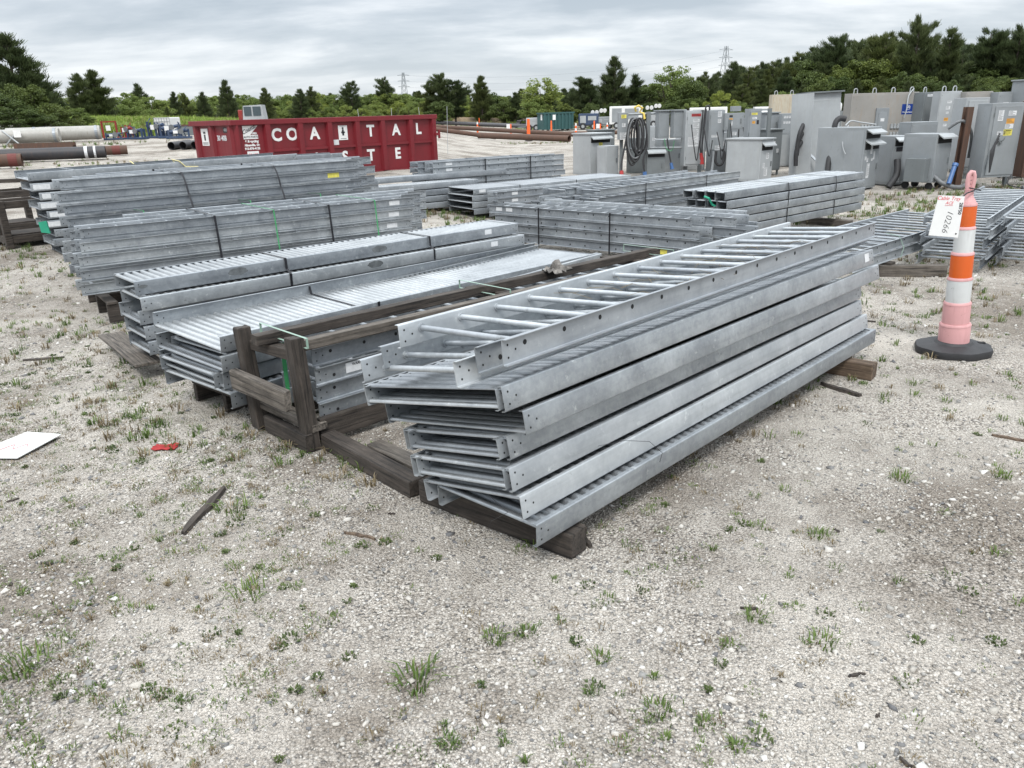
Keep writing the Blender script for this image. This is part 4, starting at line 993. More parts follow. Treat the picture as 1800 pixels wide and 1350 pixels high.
hose('grey conduit dropping from the row-labelled disconnect box', [(5.56,21.35,.66),(5.56,21.33,.4),(5.52,21.3,.12)], .04, CAB)
hose('coil of black cable under the row-labelled disconnect box', [(5.62,21.3,.66),(5.6,21.28,.42),(5.68,21.26,.3),(5.8,21.26,.36),(5.83,21.27,.6),(5.76,21.28,.7)], .032, RUB)
post('steel strut right of the row-labelled disconnect box', 5.92, 21.3, 1.45, .08)
cab('square grey control box with orange label on twin struts', 6.05, 21.3, .52, .3, .46, .1, z0=1.15, feet=False, stick=[(-.1,.38,.09,.05,INK),(-.1,.31,.09,.04,ORGP),(-.1,.2,.09,.1,WH)])
cab('little grey box standing on top of the square control box', 6.12, 21.4, .24, .16, .16, .1, z0=1.615, feet=False)
hose('black cable with red plug hanging under the square control box', [(6.15,21.2,1.2),(6.14,21.15,.8),(6.16,21.13,.55)], .018, RUB, plug=REDCAP)
cab('grey fused switch with small labels on a lone strut', 6.28, 20.3, .34, .24, .72, .18, z0=.98, feet=False, door=(-.14,.14,.04,.68), stick=[(-.03,.6,.16,.05,YELP),(-.02,.5,.12,.05,WH),(-.04,.4,.08,.06,ORGP),(.07,.4,.06,.1,INK)])
hose('thick grey conduit hanging down from the fused switch', [(6.27,20.25,1.0),(6.26,20.2,.7),(6.33,20.15,.4),(6.36,20.15,.12)], .03, HOSE)
post('tall steel strut right of the fused switch', 6.60, 20.2, 1.70, .09)
rack('low pipe rack behind the fused switch', 5.85, 23.6, 7.4, 23.0, 1.6)
cab('big pale transformer cabinet left of the leaning tall cabinet', 6.32, 19.3, .55, .95, 1.0, .72, m=CABL, roof=True, hoods=[(-.26,.26,.94,.1)], stick=[(.02,.62,.12,.14,WH),(-.12,.4,.08,.12,WH),(-.02,.25,.14,.2,WH)])
cab('plain grey junction box on struts left of the leaning tall cabinet', 7.5, 22.7, .45, .3, .66, .3, z0=.9, feet=False, roof=True)
cab('meter bank with rows of small sockets behind the plain junction box', 7.85, 22.5, .34, .15, .6, .3, z0=.95, feet=False, stick=[(-.08,.5,.06,.06,WH),(.0,.5,.06,.06,WH),(.08,.5,.06,.06,WH),(-.08,.36,.06,.06,WH),(.0,.36,.06,.06,WH),(.08,.36,.06,.06,WH)])
cab('pale grey cabinet standing behind the plain junction box', 8.35, 24.0, .9, .5, 1.5, .2, m=CABL, stick=[(-.2,1.2,.14,.1,WH)])
for (x_, y_, w_, h_, yw_, m_, lb_) in ((3.0,24.2,.7,1.2,.4,CABD,'dark cabinet behind the leftmost hooded cabinet'),(6.6,22.9,.5,1.45,.15,CAB,'tall slim grey cabinet behind the fused switch'),(7.15,21.2,.45,1.15,.5,CABD,'dark slim cabinet beside the tall open cabinet hoses'),(8.9,23.2,.8,1.55,.2,CABL,'pale cabinet behind the leaning tall cabinet'),
   (9.0,19.2,.6,.95,.4,CABD,'dark low cabinet behind the one-hood cabinet'),(9.9,19.0,.7,1.3,.2,CAB,'grey cabinet below the wide beige switchboard'),(11.0,18.6,.55,1.4,.3,CABD,'dark cabinet behind the brown column'),(11.9,18.2,.6,1.5,.15,CAB,'grey cabinet behind the large safety switch'),(4.45,23.6,.8,1.3,.25,CABL,'pale cabinet behind the two rack boxes')):
    cab(lb_, x_, y_, w_, .45, h_, yw_, m=m_, roof=(h_ < 1.3), stick=[(-.08,h_*.72,.12,.09,WH),(.08,h_*.55,.08,.1,WH)], legs=.1)
cab('dark cabinet low behind the big pale transformer', 6.9, 21.6, .8, .5, .95, .3, m=CABD, roof=True)
cab('pale cabinet behind the struts of the tall switch box', 5.5, 23.3, .7, .5, 1.05, .3, m=CABL, roof=True)
cab('grey cabinet filling the gap under the square control box', 6.05, 22.4, .55, .45, 1.1, .1, m=CAB, stick=[(.05,.8,.1,.1,WH)])
cab('grey cabinet between the cable coils and the dark hooded one', 3.85, 22.9, .5, .4, 1.0, .2, m=CABD)
for k_ in range(6):
    hose('black lead drooping among the struts of the cabinet row', [(4.9+.34*k_,21.2,1.35-.1*(k_ % 3)),(4.97+.34*k_,21.1,.8),(5.06+.33*k_,21.1,.45+.1*(k_ % 2)),(5.12+.34*k_,21.15,.95)], .014, RUB, group='black leads drooping among the struts')
hose('black cable lying on the gravel before the cabinet row', [(4.0,20.9,.03),(4.6,20.6,.03),(5.2,20.9,.03),(5.7,20.5,.03),(6.1,20.9,.05)], .022, RUB)
hose('grey conduit crossing behind the leaning brown column', [(9.3,16.9,1.2),(9.5,16.75,1.35),(9.75,16.8,1.1),(9.8,16.85,.6)], .03, HOSE)
for k, (dx) in enumerate((-1, 1)): post('thin strut carrying the plain junction box' if k else 'thin strut left of the plain junction box', 7.5+.2*dx, 22.95, .95, .05)
cab('rust-stained cream wall panel rising behind the cabinets', 9.35, 27.2, .85, .25, 2.1, .1, m=BEIGE, lugs=2)
# tall cabinet with open door, leaning a little
r = cab('tall grey cabinet with its pale door swung open and hoses at its side', 8.02, 20.2, .95, .42, 2.02, .25, m=CABL, door=(-.40,.36,.12,1.86))
r.rotation_euler = (R(-2), R(-1.5), .25)
b = MB(); b.box(-.02, .02, -.001, .55, .05, 2.0); o = b.build('side_panel', CABL, r); o.location = (-.52, -.30, .03); o.rotation_euler = (0, 0, .5)
b = MB(); b.box(-.04, .04, -.05, -.0005, .02, 2.0); o = b.build('corner_strut', GALV2, r); o.location = (-.45, -.02, 0)
b = MB(); b.box(-.52, .5, -.10, .45, 2.025, 2.06); b.build('rain_cap', CABD, r)
b = MB(); b.add([(-.46,-.06,.62),(-.40,-.06,.64),(.02,-.5,.03),(-.04,-.5,.03),(-.46,-.09,.62),(-.40,-.09,.64),(.02,-.53,.03),(-.04,-.53,.03)], [(3,2,1,0),(4,5,6,7),(0,1,5,4),(1,2,6,5),(2,3,7,6),(3,0,4,7)]); b.build('brace', GALV2, r)
for k, z in enumerate((1.32, 1.12, .92)):
    hose(['upper','middle','lower'][k]+' of three black hoses curving from the tall open cabinet', [(7.50-.01*k,20.15,z),(7.40,20.0,z-.02),(7.29-.02*k,19.9,z-.22),(7.26,19.9,z-.5-.05*k)], .055, RUB, group='hoses on the tall open cabinet')
r = cab('broad grey transformer box with two hoods, a thick black hose at its left', 7.75, 16.9, .72, 1.05, 1.28, .72, m=CAB, hoods=[(-.34,.34,1.24,.14),(-.34,.34,1.02,.14)], stick=[(-.02,.82,.08,.16,WH),(-.26,.66,.07,.07,WH),(-.17,.62,.07,.08,WH),(.12,.7,.06,.16,WH),(-.1,.4,.12,.3,WH),(.04,.62,.06,.05,WH)])
hose('very thick black hose arching up the side of the broad transformer box', [(6.95,17.1,.05),(6.98,17.2,.5),(7.08,17.35,.95),(7.12,17.4,1.35),(7.22,17.42,1.46),(7.34,17.4,1.44)], .062, RUB)
hose('bundle of pale wires lying on top of the broad transformer box', [(7.3,17.3,1.31),(7.5,17.5,1.40),(7.75,17.55,1.36),(8.05,17.5,1.31)], .014, CABL)
hose('second pale wire drooping down the face of the transformer box', [(7.35,17.25,1.32),(7.2,17.1,1.15),(7.16,16.98,.9),(7.2,16.9,.75)], .009, CABL)
hose('black hose leaning against the right face of the transformer box', [(8.15,16.8,.05),(8.32,16.85,.3),(8.34,16.95,.6)], .07, RUB)
cab('grey cabinet with one hood and a black window behind the transformer box', 8.72, 17.5, .55, .5, 1.06, .3, hoods=[(-.26,.26,1.04,.13)], stick=[(.0,.78,.4,.09,INK),(.06,.52,.1,.1,INK),(-.05,.2,.07,.25,WH)])
r = cab('wide beige switchboard with blue emblem sign and rows of meter sockets', 10.15, 21.7, 1.9, .38, 2.0, .12, m=CABB, lugs=4)
b = MB(); b.box(-.24, .12, -.05, -.002, .75, 1.62, bev=.008); pn = b.build('panel_box', CAB, r)
b = MB(); b.box(-.17, .06, -.062, -.0505, .85, 1.52, bev=.004); b.build('door', CAB, pn); b = MB(); b.box(-.11, .0, -.0645, -.0625, 1.28, 1.36); b.build('sticker', PAPER, pn)
k = 0
for x0 in (-.62, .22):
    for z0_ in (1.14, .93):
        b = MB()
        for q in range(4):
            xx = x0+q*.092; b.box(xx, xx+.075, -.045, -.002, z0_-.05, z0_+.02, bev=.004); b.box(xx+.012, xx+.062, -.04, -.002, z0_+.024, z0_+.07)
        b.build('socket_row', CABL, r)
b = MB(); b.box(.50, .86, -.008, -.002, 1.44, 1.70); sg = b.build('emblem_sign', SIGNB, r)
b = MB()
for q in range(28):
    t0, t1 = 2*math.pi*q/28, 2*math.pi*(q+1)/28
    b.add([(.68+rr*math.cos(t), -.0088, 1.612+rr*math.sin(t)) for rr, t in ((.052,t0),(.060,t0),(.060,t1),(.052,t1))], [(0,1,2,3)])
b.build('emblem_ring', WHITEM, sg)
put_text('W', .085, sg, Matrix.Translation((.68,-.009,1.614)) @ FRONT, WHITEM, .002, depth=.0004)
put_text('Westinghouse', .052, sg, Matrix.Translation((.68,-.009,1.495)) @ FRONT, WHITEM, .001, depth=.0004)
put_text('LTG PANEL', .05, r, Matrix.Translation((-.48,-.004,1.60)) @ FRONT, PAPER, .0, depth=.001)
b = MB(); b.box(-.05, .07, -.004, -.002, 1.80, 1.83); b.build('sticker', PAPER, r)
hose('white cord looping down the front of the wide beige switchboard', [(10.9,21.75,2.08),(10.75,21.68,1.9),(10.7,21.6,1.55),(10.66,21.6,1.35)], .016, CABL)
cab('dark ribbed end cabinet adjoining the wide beige switchboard', 11.25, 21.55, .36, .5, 1.98, .4, m=CABD, lugs=1, stick=[(-.0,1.9,.2,.06,WH)])
r = cab('low grey box on casters with a small side box and grey hose', 9.08, 16.55, .62, .7, 1.0, .62, m=CAB, hoods=[(-.3,.3,1.0,.12)], z0=.12, feet=False)
b = MB(); b.box(-.311-.20, -.311, .08, .50, .05, .52, bev=.008); b.build('side_box', CABD, r)
for sx in (-.2, .2):
    for yy in (.1, .6): b = MB(); b.tube((sx-.03, yy, -.045), (sx+.03, yy, -.045), .07, 14); b.build('caster', RUB, r)
hose('grey hose curving from the casters box toward the brown column', [(8.88,16.5,.33),(9.0,16.3,.16),(9.3,16.25,.06),(9.6,16.4,.12),(9.85,16.7,.36),(9.88,16.9,.7)], .045, HOSE)
b = MB(); b.tube((9.10,16.2,.14), (9.24,16.32,.50), .045, 10); b.tube((9.235,16.315,.48),(9.255,16.33,.53),.06,10); tag(b.build('blue_pipe_end', BLUEP), 'blue plastic pipe end leaning by the casters box', 'pipe')
cab('tall pale blue-grey panel with labels, left of the tall panels at right', 11.45, 20.9, .60, .3, 1.98, .15, m=CABL, lugs=2, stick=[(-.02,1.72,.12,.06,WH),(-.04,1.58,.12,.08,WH),(-.04,1.46,.07,.05,WH),(-.05,1.3,.12,.08,ORGP),(-.06,1.16,.1,.06,WH)])
cab('beige control board with gauges between the tall grey panels', 12.1, 20.75, .72, .3, 1.95, .1, m=CABB, stick=[(-.12,1.66,.18,.1,WH),(.18,1.72,.2,.07,WH),(.2,1.62,.12,.1,WH),(-.05,1.34,.1,.08,REDCAP),(-.1,.86,.16,.08,WH)])
hose('black cable curling over the beige control board', [(12.1,20.6,1.4),(11.95,20.5,1.1),(11.9,20.5,.8),(12.1,20.5,.72),(12.3,20.5,.75)], .03, RUB)
cab('tall grey panel with two white labels right of the beige control board', 12.66, 20.5, .5, .3, 1.92, .1, m=CAB, stick=[(-.02,1.64,.14,.07,WH),(-.03,1.48,.14,.08,WH),(.05,1.05,.1,.16,WH)])
cab('dark rear panel linking the tall panels at the right', 13.2, 20.9, .7, .3, 1.92, .1, m=CABB, stick=[(-.1,1.66,.12,.08,CABL),(.1,1.66,.1,.08,CABL)])
b = MB(); b.box(-.07, .07, -.07, -.06, 0, 1.62); b.box(-.07, .07, .06, .07, 0, 1.62); b.box(-.01, .01, -.06, .06, 0, 1.62)
o = b.build('steel_column', RUST); o.location = (9.56,16.75,0); o.rotation_euler = (0,R(1),.2); tag(o, 'dark brown rusty steel column standing among the cabinets', 'column')
cab('pale cabinet with door handle behind the brown column', 10.25, 17.6, .62, .35, 1.52, .25, z0=.28, feet=False, m=CABL, door=(-.24,.26,.08,1.46), stick=[(.1,1.25,.1,.12,YELP),(.16,1.1,.07,.06,WH),(.12,.85,.1,.22,WH),(-.02,.55,.05,.16,INK)])
r = cab('large grey safety switch with yellow warning label and lever, nearest right', 10.16, 16.35, .74, .40, 1.48, .18, z0=.20, feet=False, m=CAB, door=(-.30,.31,.08,1.42), handle=(-.10,.72),
        stick=[(-.16,1.24,.12,.2,WH),(.10,1.28,.18,.09,WH),(.08,1.13,.18,.1,ORGP),(.07,1.03,.19,.09,WH),(.06,.91,.2,.12,YELP),(-.14,.90,.08,.07,WH),(-.04,.90,.1,.07,WH)])
put_text('CAUTION', .034, r, Matrix.Translation((.06,-.0205,.945)) @ FRONT, INK, .0008, depth=.0003); put_text('!', .05, r, Matrix.Translation((-.14,-.0205,.90)) @ FRONT, INK, .001, depth=.0003)
post('left strut under the large safety switch', 9.90, 16.75, .5, .07); post('right strut under the large safety switch', 10.53, 16.65, .5, .07)
hose('grey hose with big black connector on the right of the safety switch', [(10.50,16.1,1.65),(10.52,16.05,1.3),(10.58,16.0,.9),(10.70,15.95,.6),(10.76,15.95,.3),(10.64,15.9,.08),(10.44,15.9,.04)], .05, HOSE)
b = MB(); b.tube((10.51,16.04,1.22),(10.54,16.0,1.02),.10,14,0); b.tube((10.54,16.0,1.02),(10.57,15.98,.82),.085,14,0); b.tube((10.50,16.05,1.28),(10.51,16.04,1.22),.085,14,0); b.tube((10.57,15.98,.82),(10.59,15.97,.74),.10,14,1)
tag(b.build('cable_connector', [HOSE, RUB], None, 40), 'heavy grey and black round connector on the hose at right', 'connector')
for k in range(4): hose(f'{["first","second","third","fourth"][k]} thin black lead curling left of the safety switch', [(9.98,16.2,1.1-.05*k),(9.9-.02*k,16.15,.95-.05*k),(9.86-.02*k,16.1,.7),(9.84,16.1,.35)], .014, RUB, group='thin leads left of the safety switch')
hose('yellow and black lead snaking in weeds below the safety switch', [(10.3,16.1,.3),(10.2,16.0,.12),(10.4,15.8,.04),(10.1,15.5,.03),(9.8,15.4,.03),(9.3,15.7,.03)], .014, RUB)
hose('white plastic hose lying in weeds below the safety switch', [(10.55,16.0,.3),(10.5,15.8,.08),(10.3,15.6,.03),(10.0,15.55,.03)], .018, CABL)
cab('dark open rusty cabinet at the right edge beside the safety switch', 11.2, 16.7, .6, .4, 1.55, .0, z0=.15, feet=False, m=RUST)
cab('grey cabinet cut by the right picture edge beyond the connector', 11.75, 16.5, .5, .5, 1.6, .1, m=CABL, stick=[(-.1,.9,.2,.5,WH)])
r = cab('tall grey twin-door cabinet highest at the right edge', 13.25, 20.3, .75, .4, 2.16, .3, m=CAB, roof=True, door=(-.32,.3,.1,2.08))
# white tanks and pale vehicles behind the cabinets
def htank(label, p0, p1, r_, m=WHITE, name='horizontal_tank', grp='white tanks behind the cabinets'):
    p0, p1 = Vector(p0), Vector(p1); u = (p1-p0).normalized(); t = thing(name, (p0.x, p0.y, terrain(p0.x, p0.y)), 0, label, 'tank', grp)
    b = MB(); q0, q1 = p0-Vector(t.location), p1-Vector(t.location)
    b.tube(q0, q1, r_, 20, caps=False); b.tube(q0-u*r_*.35, q0, r_*.6, 20, r1=r_, caps=True); b.tube(q1, q1+u*r_*.35, r_, 20, r1=r_*.6, caps=True); b.build('shell', m, t, 50)
    for f in (.2, .8): b = MB(); c = q0.lerp(q1, f); b.box(c.x-.25, c.x+.25, c.y-.3, c.y+.3, 0.0, c.z-r_*.6); b.build('saddle', CABD, t)
htank('white horizontal tank visible behind the fused switch', (13.2,42,1.15), (15.8,41,1.15), .38)
htank('lower white tank behind the meter bank', (12.2,46,.55), (15.2,45,.55), .4)
htank('white rounded tank top behind the cream wall panel', (15.6,40,1.6), (16.4,39.8,1.6), .28)
# ---------------------------------------------------------------- red dumpster
def red_dumpster():
    A = Vector((-6.341,19.03,.24)); B = Vector((-2.007,23.51,.264)); u = (B-A); Lx = 6.24; yaw = math.atan2(u.y, u.x)
    r = thing('roll_off_dumpster', A, yaw, 'long red roll-off dumpster lettered in white, standing behind the tray stacks', 'dumpster')
    H = 1.54; D = 2.0; t = .05
    b = MB()
    b.box(0, Lx, 0, t, .14, H-.1); b.box(0, Lx, D-t, D, .14, H-.1); b.box(0, t, t, D-t, .14, H-.1); b.box(t, Lx-t, t, D-t, .14, .20)
    b.build('tub', RED, r)
    b = MB(); b.box(-.10, Lx+.02, -.09, .06, H-.10, H+.02, bev=.012); b.box(-.10, Lx+.02, D-.06, D+.09, H-.10, H+.02, bev=.012); b.box(-.10, .04, .061, D-.061, H-.10, H+.02, bev=.012)
    b.build('top_rail', RED, r)
    b = MB(); b.box(-.03, Lx, -.05, .05, 0.04, .1395, bev=.01); b.box(-.03, Lx, D-.05, D+.05, .04, .1395, bev=.01); b.build('sill', RED, r)
    for x in (.06, .85, 1.75, 2.61, 3.47, 4.31, 5.29, 6.14):
        w = .13 if x > .1 else .05
        b = MB(); b.add([(x-w/2-.035,-.001,.141),(x-w/2,-.085,.141),(x+w/2,-.085,.141),(x+w/2+.035,-.001,.141),(x-w/2-.035,-.001,H-.101),(x-w/2,-.085,H-.101),(x+w/2,-.085,H-.101),(x+w/2+.035,-.001,H-.101)], [(0,1,5,4),(1,2,6,5),(2,3,7,6),(3,0,4,7),(3,2,1,0),(4,5,6,7)])
        b.build('rib', RED, r)
    b = MB(); b.box(.9, 6.1, -.045, -.001, .80, .86); b.build('waist_rail', RED, r)
    for yy in (.12, 1.05, 1.88):
        b = MB(); b.add([(-.001,yy-.10,.141),(-.07,yy-.06,.141),(-.07,yy+.06,.141),(-.001,yy+.10,.141),(-.001,yy-.10,H-.101),(-.07,yy-.06,H-.101),(-.07,yy+.06,H-.101),(-.001,yy+.10,H-.101)], [(3,2,6,7),(2,1,5,6),(1,0,4,5),(0,1,2,3),(7,6,5,4)]); b.build('rib', RED, r)
    b = MB(); b.box(Lx-.051, Lx+.02, t, D-t, .14, H-.1, bev=.01); dr = b.build('tail_door', RED, r)
    b = MB(); b.box(Lx-.10, Lx+.07, -.12, -.06, .98, 1.06); b.tube((Lx+.06,-.09,.9), (Lx+.06,-.09,1.14), .035, 10); b.build('latch', RED, dr)
    b = MB()
    for x in (.6, Lx-.6):
        b.tube((x, .1, .07), (x, .3, .07), .07, 14); b.tube((x, D-.3, .07), (x, D-.1, .07), .07, 14)
    b.build('roller', RUST, r)
    z1, z2 = 1.175, .55; S = .40
    for ch, x in (('C',1.10),('O',1.53),('A',2.18),('T',3.93),('A',4.80),('L',5.60)): put_text(ch, S, r, Matrix.Translation((x,-.006,z1)) @ FRONT, WHITEM, .014, name='letter', depth=.003)
    for ch, x in (('W',1.3),('A',2.18),('S',3.04),('T',3.88),('E',4.80)): put_text(ch, S, r, Matrix.Translation((x,-.006,z2)) @ FRONT, WHITEM, .014, name='letter', depth=.003)
    def plate(x, z, w, h, m, nm='notice'):
        b = MB(); b.box(x-w/2, x+w/2, -.008, -.002, z-h/2, z+h/2); return b.build(nm, m, r)
    p = plate(3.04, 1.17, .28, .36, WHITEM); 
    b = MB(); b.box(3.01,3.07,-.0095,-.0085,1.10,1.25); b.disc((3.04,-.0095,1.28),(0,-1,0),.03,10); b.box(2.98,3.10,-.0095,-.0085,1.16,1.20); b.box(2.94,3.14,-.0095,-.0085,1.33,1.34); b.box(2.95,3.13,-.0095,-.0085,1.02,1.03); b.build('pictogram', INK, p)
    b = MB(); b.box(-.008, -.002, 1.30, 1.66, .98, 1.38); p = b.build('notice', WHITEM, r)
    b = MB(); b.box(-.0095,-.0085,1.44,1.52,1.10,1.24); b.box(-.0095,-.0085,1.42,1.54,1.26,1.31); b.box(-.0095,-.0085,1.34,1.62,1.04,1.055); b.box(-.0095,-.0085,1.34,1.62,1.01,1.025); b.build('pictogram', INK, p)
    END = Matrix.Rotation(R(-90), 4, 'Z') @ FRONT
    plate(2.80, .94, .17, .13, PAPER, 'faded_sticker')
    b = MB(); b.box(-.008, -.002, .18, .50, 1.28, 1.40); p = b.build('number_plate', INK, r); put_text('40818', .10, p, Matrix.Translation((-.0095,.34,1.34)) @ END, PAPER, .0, depth=.0005)
    put_text('30 40B', .17, r, Matrix.Translation((-.006,.62,1.15)) @ END, PAPER, .003, name='number')
    # wedge-shaped logo
    b = MB(); b.add([(.22,-.008,1.42),(.62,-.008,1.42),(.40,-.008,1.21),(.60,-.008,1.21),(.60,-.008,1.12),(.22,-.008,1.12)], [(0,5,2),(0,2,1),(2,5,4),(2,4,3)][0:4]); lg = b.build('logo', WHITEM, r)
    put_text('Coastal', .13, lg, Matrix.Translation((.375,-.0095,1.335)) @ Matrix.Rotation(R(-24), 4, 'Y') @ FRONT, INK, .002, .4, depth=.0005)
    put_text('USED', .055, lg, Matrix.Translation((.51,-.009,1.245)) @ FRONT, WHITEM, .003, depth=.0005)
    put_text('AUTO PARTS', .062, lg, Matrix.Translation((.41,-.0095,1.165)) @ FRONT, INK, .002, depth=.0005)
    put_text('& Recycling', .075, lg, Matrix.Translation((.42,-.006,1.065)) @ FRONT, WHITEM, .004, .15, depth=.0005)
    put_text('Hinesville, Ga', .07, lg, Matrix.Translation((.42,-.006,.98)) @ FRONT, WHITEM, .004, .15, depth=.0005)
    put_text('912-876-4122', .07, lg, Matrix.Translation((.42,-.006,.90)) @ FRONT, WHITEM, .004, depth=.0005)
    p = plate(.42, .755, .30, .17, WHITEM); put_text('30-40B', .085, p, Matrix.Translation((.42,-.0095,.755)) @ FRONT, INKR, .001, depth=.0005)
red_dumpster()
def green_dumpster(label, x, y, yaw, L, D, H):
    r = thing('roll_off_dumpster', (x, y, terrain(x, y)), yaw, label, 'dumpster'); t = .06
    b = MB(); b.box(0, L, 0, t, .15, H); b.box(0, L, D-t, D, .15, H); b.box(0, t, t, D-t, .15, H); b.box(L-t, L, t, D-t, .15, H); b.box(t, L-t, t, D-t, .15, .22); b.build('tub', GRN, r)
    b = MB(); b.box(-.08, L+.08, -.10, -.001, H-.12, H+.02); b.box(-.10, -.001, 0, D, H-.12, H+.02); b.build('top_rail', GRN, r)
    for k in range(9): b = MB(); x_ = .1+k*(L-.2)/8; b.box(x_-.07, x_+.07, -.09, -.002, .16, H-.125); b.build('rib', GRN, r)
    for x_ in (.25,): b = MB(); b.box(-.012, -.002, .5, 1.0, H*.6, H*.9); b.build('notice', WHITEM, r)
    b = MB(); b.box(.9, 1.2, -.1, -.0905, H*.6, H*.88); b.build('notice', WHITEM, r)
    b = MB()
    for x_ in (.5, L-.5): b.tube((x_,.1,.09),(x_,.4,.09),.09,12); b.tube((x_,D-.4,.09),(x_,D-.1,.09),.09,12)
    b.build('roller', RUST, r)
green_dumpster('distant dark green roll-off dumpster near the tree line', 3.9, 80.0, .25, 3.1, 2.2, 1.75)

# ---------------------------------------------------------------- far yard
MKG = 'orange marker posts across the yard'
def marker(x, y, h, kind, label):
    r = thing('marker_post', (x, y, terrain(x, y)), 0, label, 'marker', MKG)
    b = MB(); b.lathe([(.26,0),(.26,.04),(.12,.06)], 14); b.build('base', RUB, r)
    w = .13 if kind == 'big' else .085
    n = 5; b = MB()
    for k in range(n):
        z0, z1 = .06+(h-.06)*k/n, .06+(h-.06)*(k+1)/n
        b.lathe([(w*(1-.06*k), z0), (w*(1-.06*k)-.006, z1)], 12, 1 if (kind == 'striped' and k in (2, 4)) else 0)
    b.build('tube', [OFAR, WHITEM], r)
    if kind == 'tag': b = MB(); b.box(-.34, -.06, -.12, -.11, h-.35, h); b.build('notice', WHITEM, r)
for a in ((-3.0,98,1.15,'thin','thin orange marker furthest back right of the red dumpster'), (-2.2,66.5,.95,'striped','striped marker nearest the red dumpster\'s right end'), (.52,65.7,.95,'tag','striped marker with a white notice near the brown pipes'), (1.60,53.7,1.40,'big','big orange marker standing in front of the brown pipes'),
          (4.0,69,1.1,'thin','orange marker in front of the green dumpster'), (5.35,60.6,.95,'striped','striped marker right of the green dumpster'), (7.6,68.5,1.0,'thin','orange marker just left of the cable rack'), (7.65,64.6,.8,'tag','orange marker with white notice behind the hooded cabinet'), (8.35,65.7,.85,'striped','striped marker partly behind the cable rack')):
    marker(*a)
def pipe(label, p0, p1, r_, m, group=None, bands=(), name='steel_pipe', capm=None):
    p0 = Vector(p0); p1 = Vector(p1); p0.z = terrain(p0.x, p0.y)+r_+.04+p0.z; p1.z = terrain(p1.x, p1.y)+r_+.04+p1.z
    b = MB(); b.tube(p0, p1, r_, 20, caps=False); b.tube(p1, p0, r_*.93, 20, caps=False); u = (p1-p0).normalized(); L = (p1-p0).length
    a = u.orthogonal().normalized(); c = u.cross(a)
    for p, s in ((p0, 1), (p1, -1)):
        n = 20; vs = [p+(a*math.cos(2*math.pi*k/n)+c*math.sin(2*math.pi*k/n))*rr for rr in (r_, r_*.93) for k in range(n)]
        b.add(vs, [(k, (k+1) % n, n+(k+1) % n, n+k)[::s] for k in range(n)])
    o = b.build(name, m, None, 50); tag(o, label, 'pipe', group)
    for (t, w, bm_) in bands: q = p0+u*t; bb = MB(); bb.tube(q, q+u*w, r_+.006, 20, caps=False); bb.build('painted_band', bm_, o)
    return o
PGp = 'big steel pipes on the ground at left'
pipe('long black and rust pipe with two white bands and a red end', (-22.9,26.0,0), (-14.5,29.3,0), .21, BLACKP, PGp, bands=[(8.35,.10,PAPER),(8.65,.07,PAPER)])
pipe('short rust pipe end with red paint behind the white-banded pipe', (-19,29.0,0), (-14.5,31.0,0), .17, RUST, PGp, bands=[(4.4,.28,REDSP)])
pipe('rusty pipe with two green bands at the left picture edge', (-21.8,23.4,0), (-15.6,26.0,0), .20, RUST, PGp, bands=[(5.5,.12,STRAPG),(5.85,.12,STRAPG),(6.35,.25,REDSP)])
b = MB(); b.box(0, 3.0, -.1, -.09, 0, .26); b.box(0, 3.0, .09, .1, 0, .26); b.box(0, 3, -.09, .09, .12, .13); o = b.build('steel_beam', RUST); o.location = (-21.4,35.4,terrain(-21,35)+.06); o.rotation_euler = (0,0,-.22); tag(o, 'short rusty steel beam lying behind the banded pipes', 'beam')
for k in range(4): pipe(f'{["leftmost","second","third","rightmost"][k]} short black pipe left of the red dumpster', (-13.6+.48*k,34.9,0), (-13.75+.48*k,33.3,0), .16, BLACKP, 'short black pipes left of the red dumpster', name='short_pipe')
for a in (('long brown pipe running behind the big orange marker', (-5.8,69,0), (5.4,57.5,0), .16), ('thick brown pipe in front, its open end facing left', (-1.7,53.4,0), (3.9,48.6,0), .19), ('brown pipe directly right of the red dumpster', (-5.2,56.0,0), (-.6,54.6,0), .15), ('far brown pipe extending toward the cable rack', (1.5,63.5,0), (9.5,61,0), .15)):
    pipe(a[0], a[1], a[2], a[3], RUST, 'brown pipes in the middle of the yard')
for k in range(9):
    pipe('long black pipe in the low rows near the tree line', (-10+.8*k*.3,104-1.3*k,.10), (3.0,101-1.5*k,.10), .17, BLACKP, 'black pipes in low rows near the tree line')
g = random.Random(2)
for i in range(3):
    for k in range(5-i): pipe('black pipe in the small pile left of the green dumpster', (1.4+.38*k+.19*i,106,.28*i), (1.9+.38*k+.19*i,103,.28*i), .17, BLACKP, 'small pile of black pipes')
# ducts
def duct(label, p0, p1, r_, cross=None):
    t = thing('insulated_duct', (p0[0], p0[1], terrain(p0[0], p0[1])), 0, label, 'duct', 'big pale ducts at far left')
    a = Vector((0,0,r_+.1)); c = Vector((p1[0]-p0[0], p1[1]-p0[1], r_+.1)); b = MB(); b.tube(a, c, r_, 24, caps=True)
    u = (c-a).normalized()
    b.build('shell', SILV, t, 40)
    b = MB(); b.tube(c-u*.25, c-u*.12, r_+.015, 24, caps=False); b.tube(a+u*1.2, a+u*1.32, r_+.015, 24, caps=False); b.build('clamp_ring', GALV2, t)
    if cross is not None:
        q = a+u*cross+Vector((-.1,-r_-.08,0)); b = MB(); b.tube(q+Vector((-.38,0,-r_-.1)), q+Vector((.38,0,.28)), .035, 6); b.tube(q+Vector((.38,-.04,-r_-.1)), q+Vector((-.38,-.04,.28)), .035, 6); b.build('cross_support', CABL, t)
        b = MB(); b.box(q.x+.15, q.x+.5, q.y-.06, q.y-.05, q.z-.05, q.z+.28); b.build('notice', WHITEM, t)
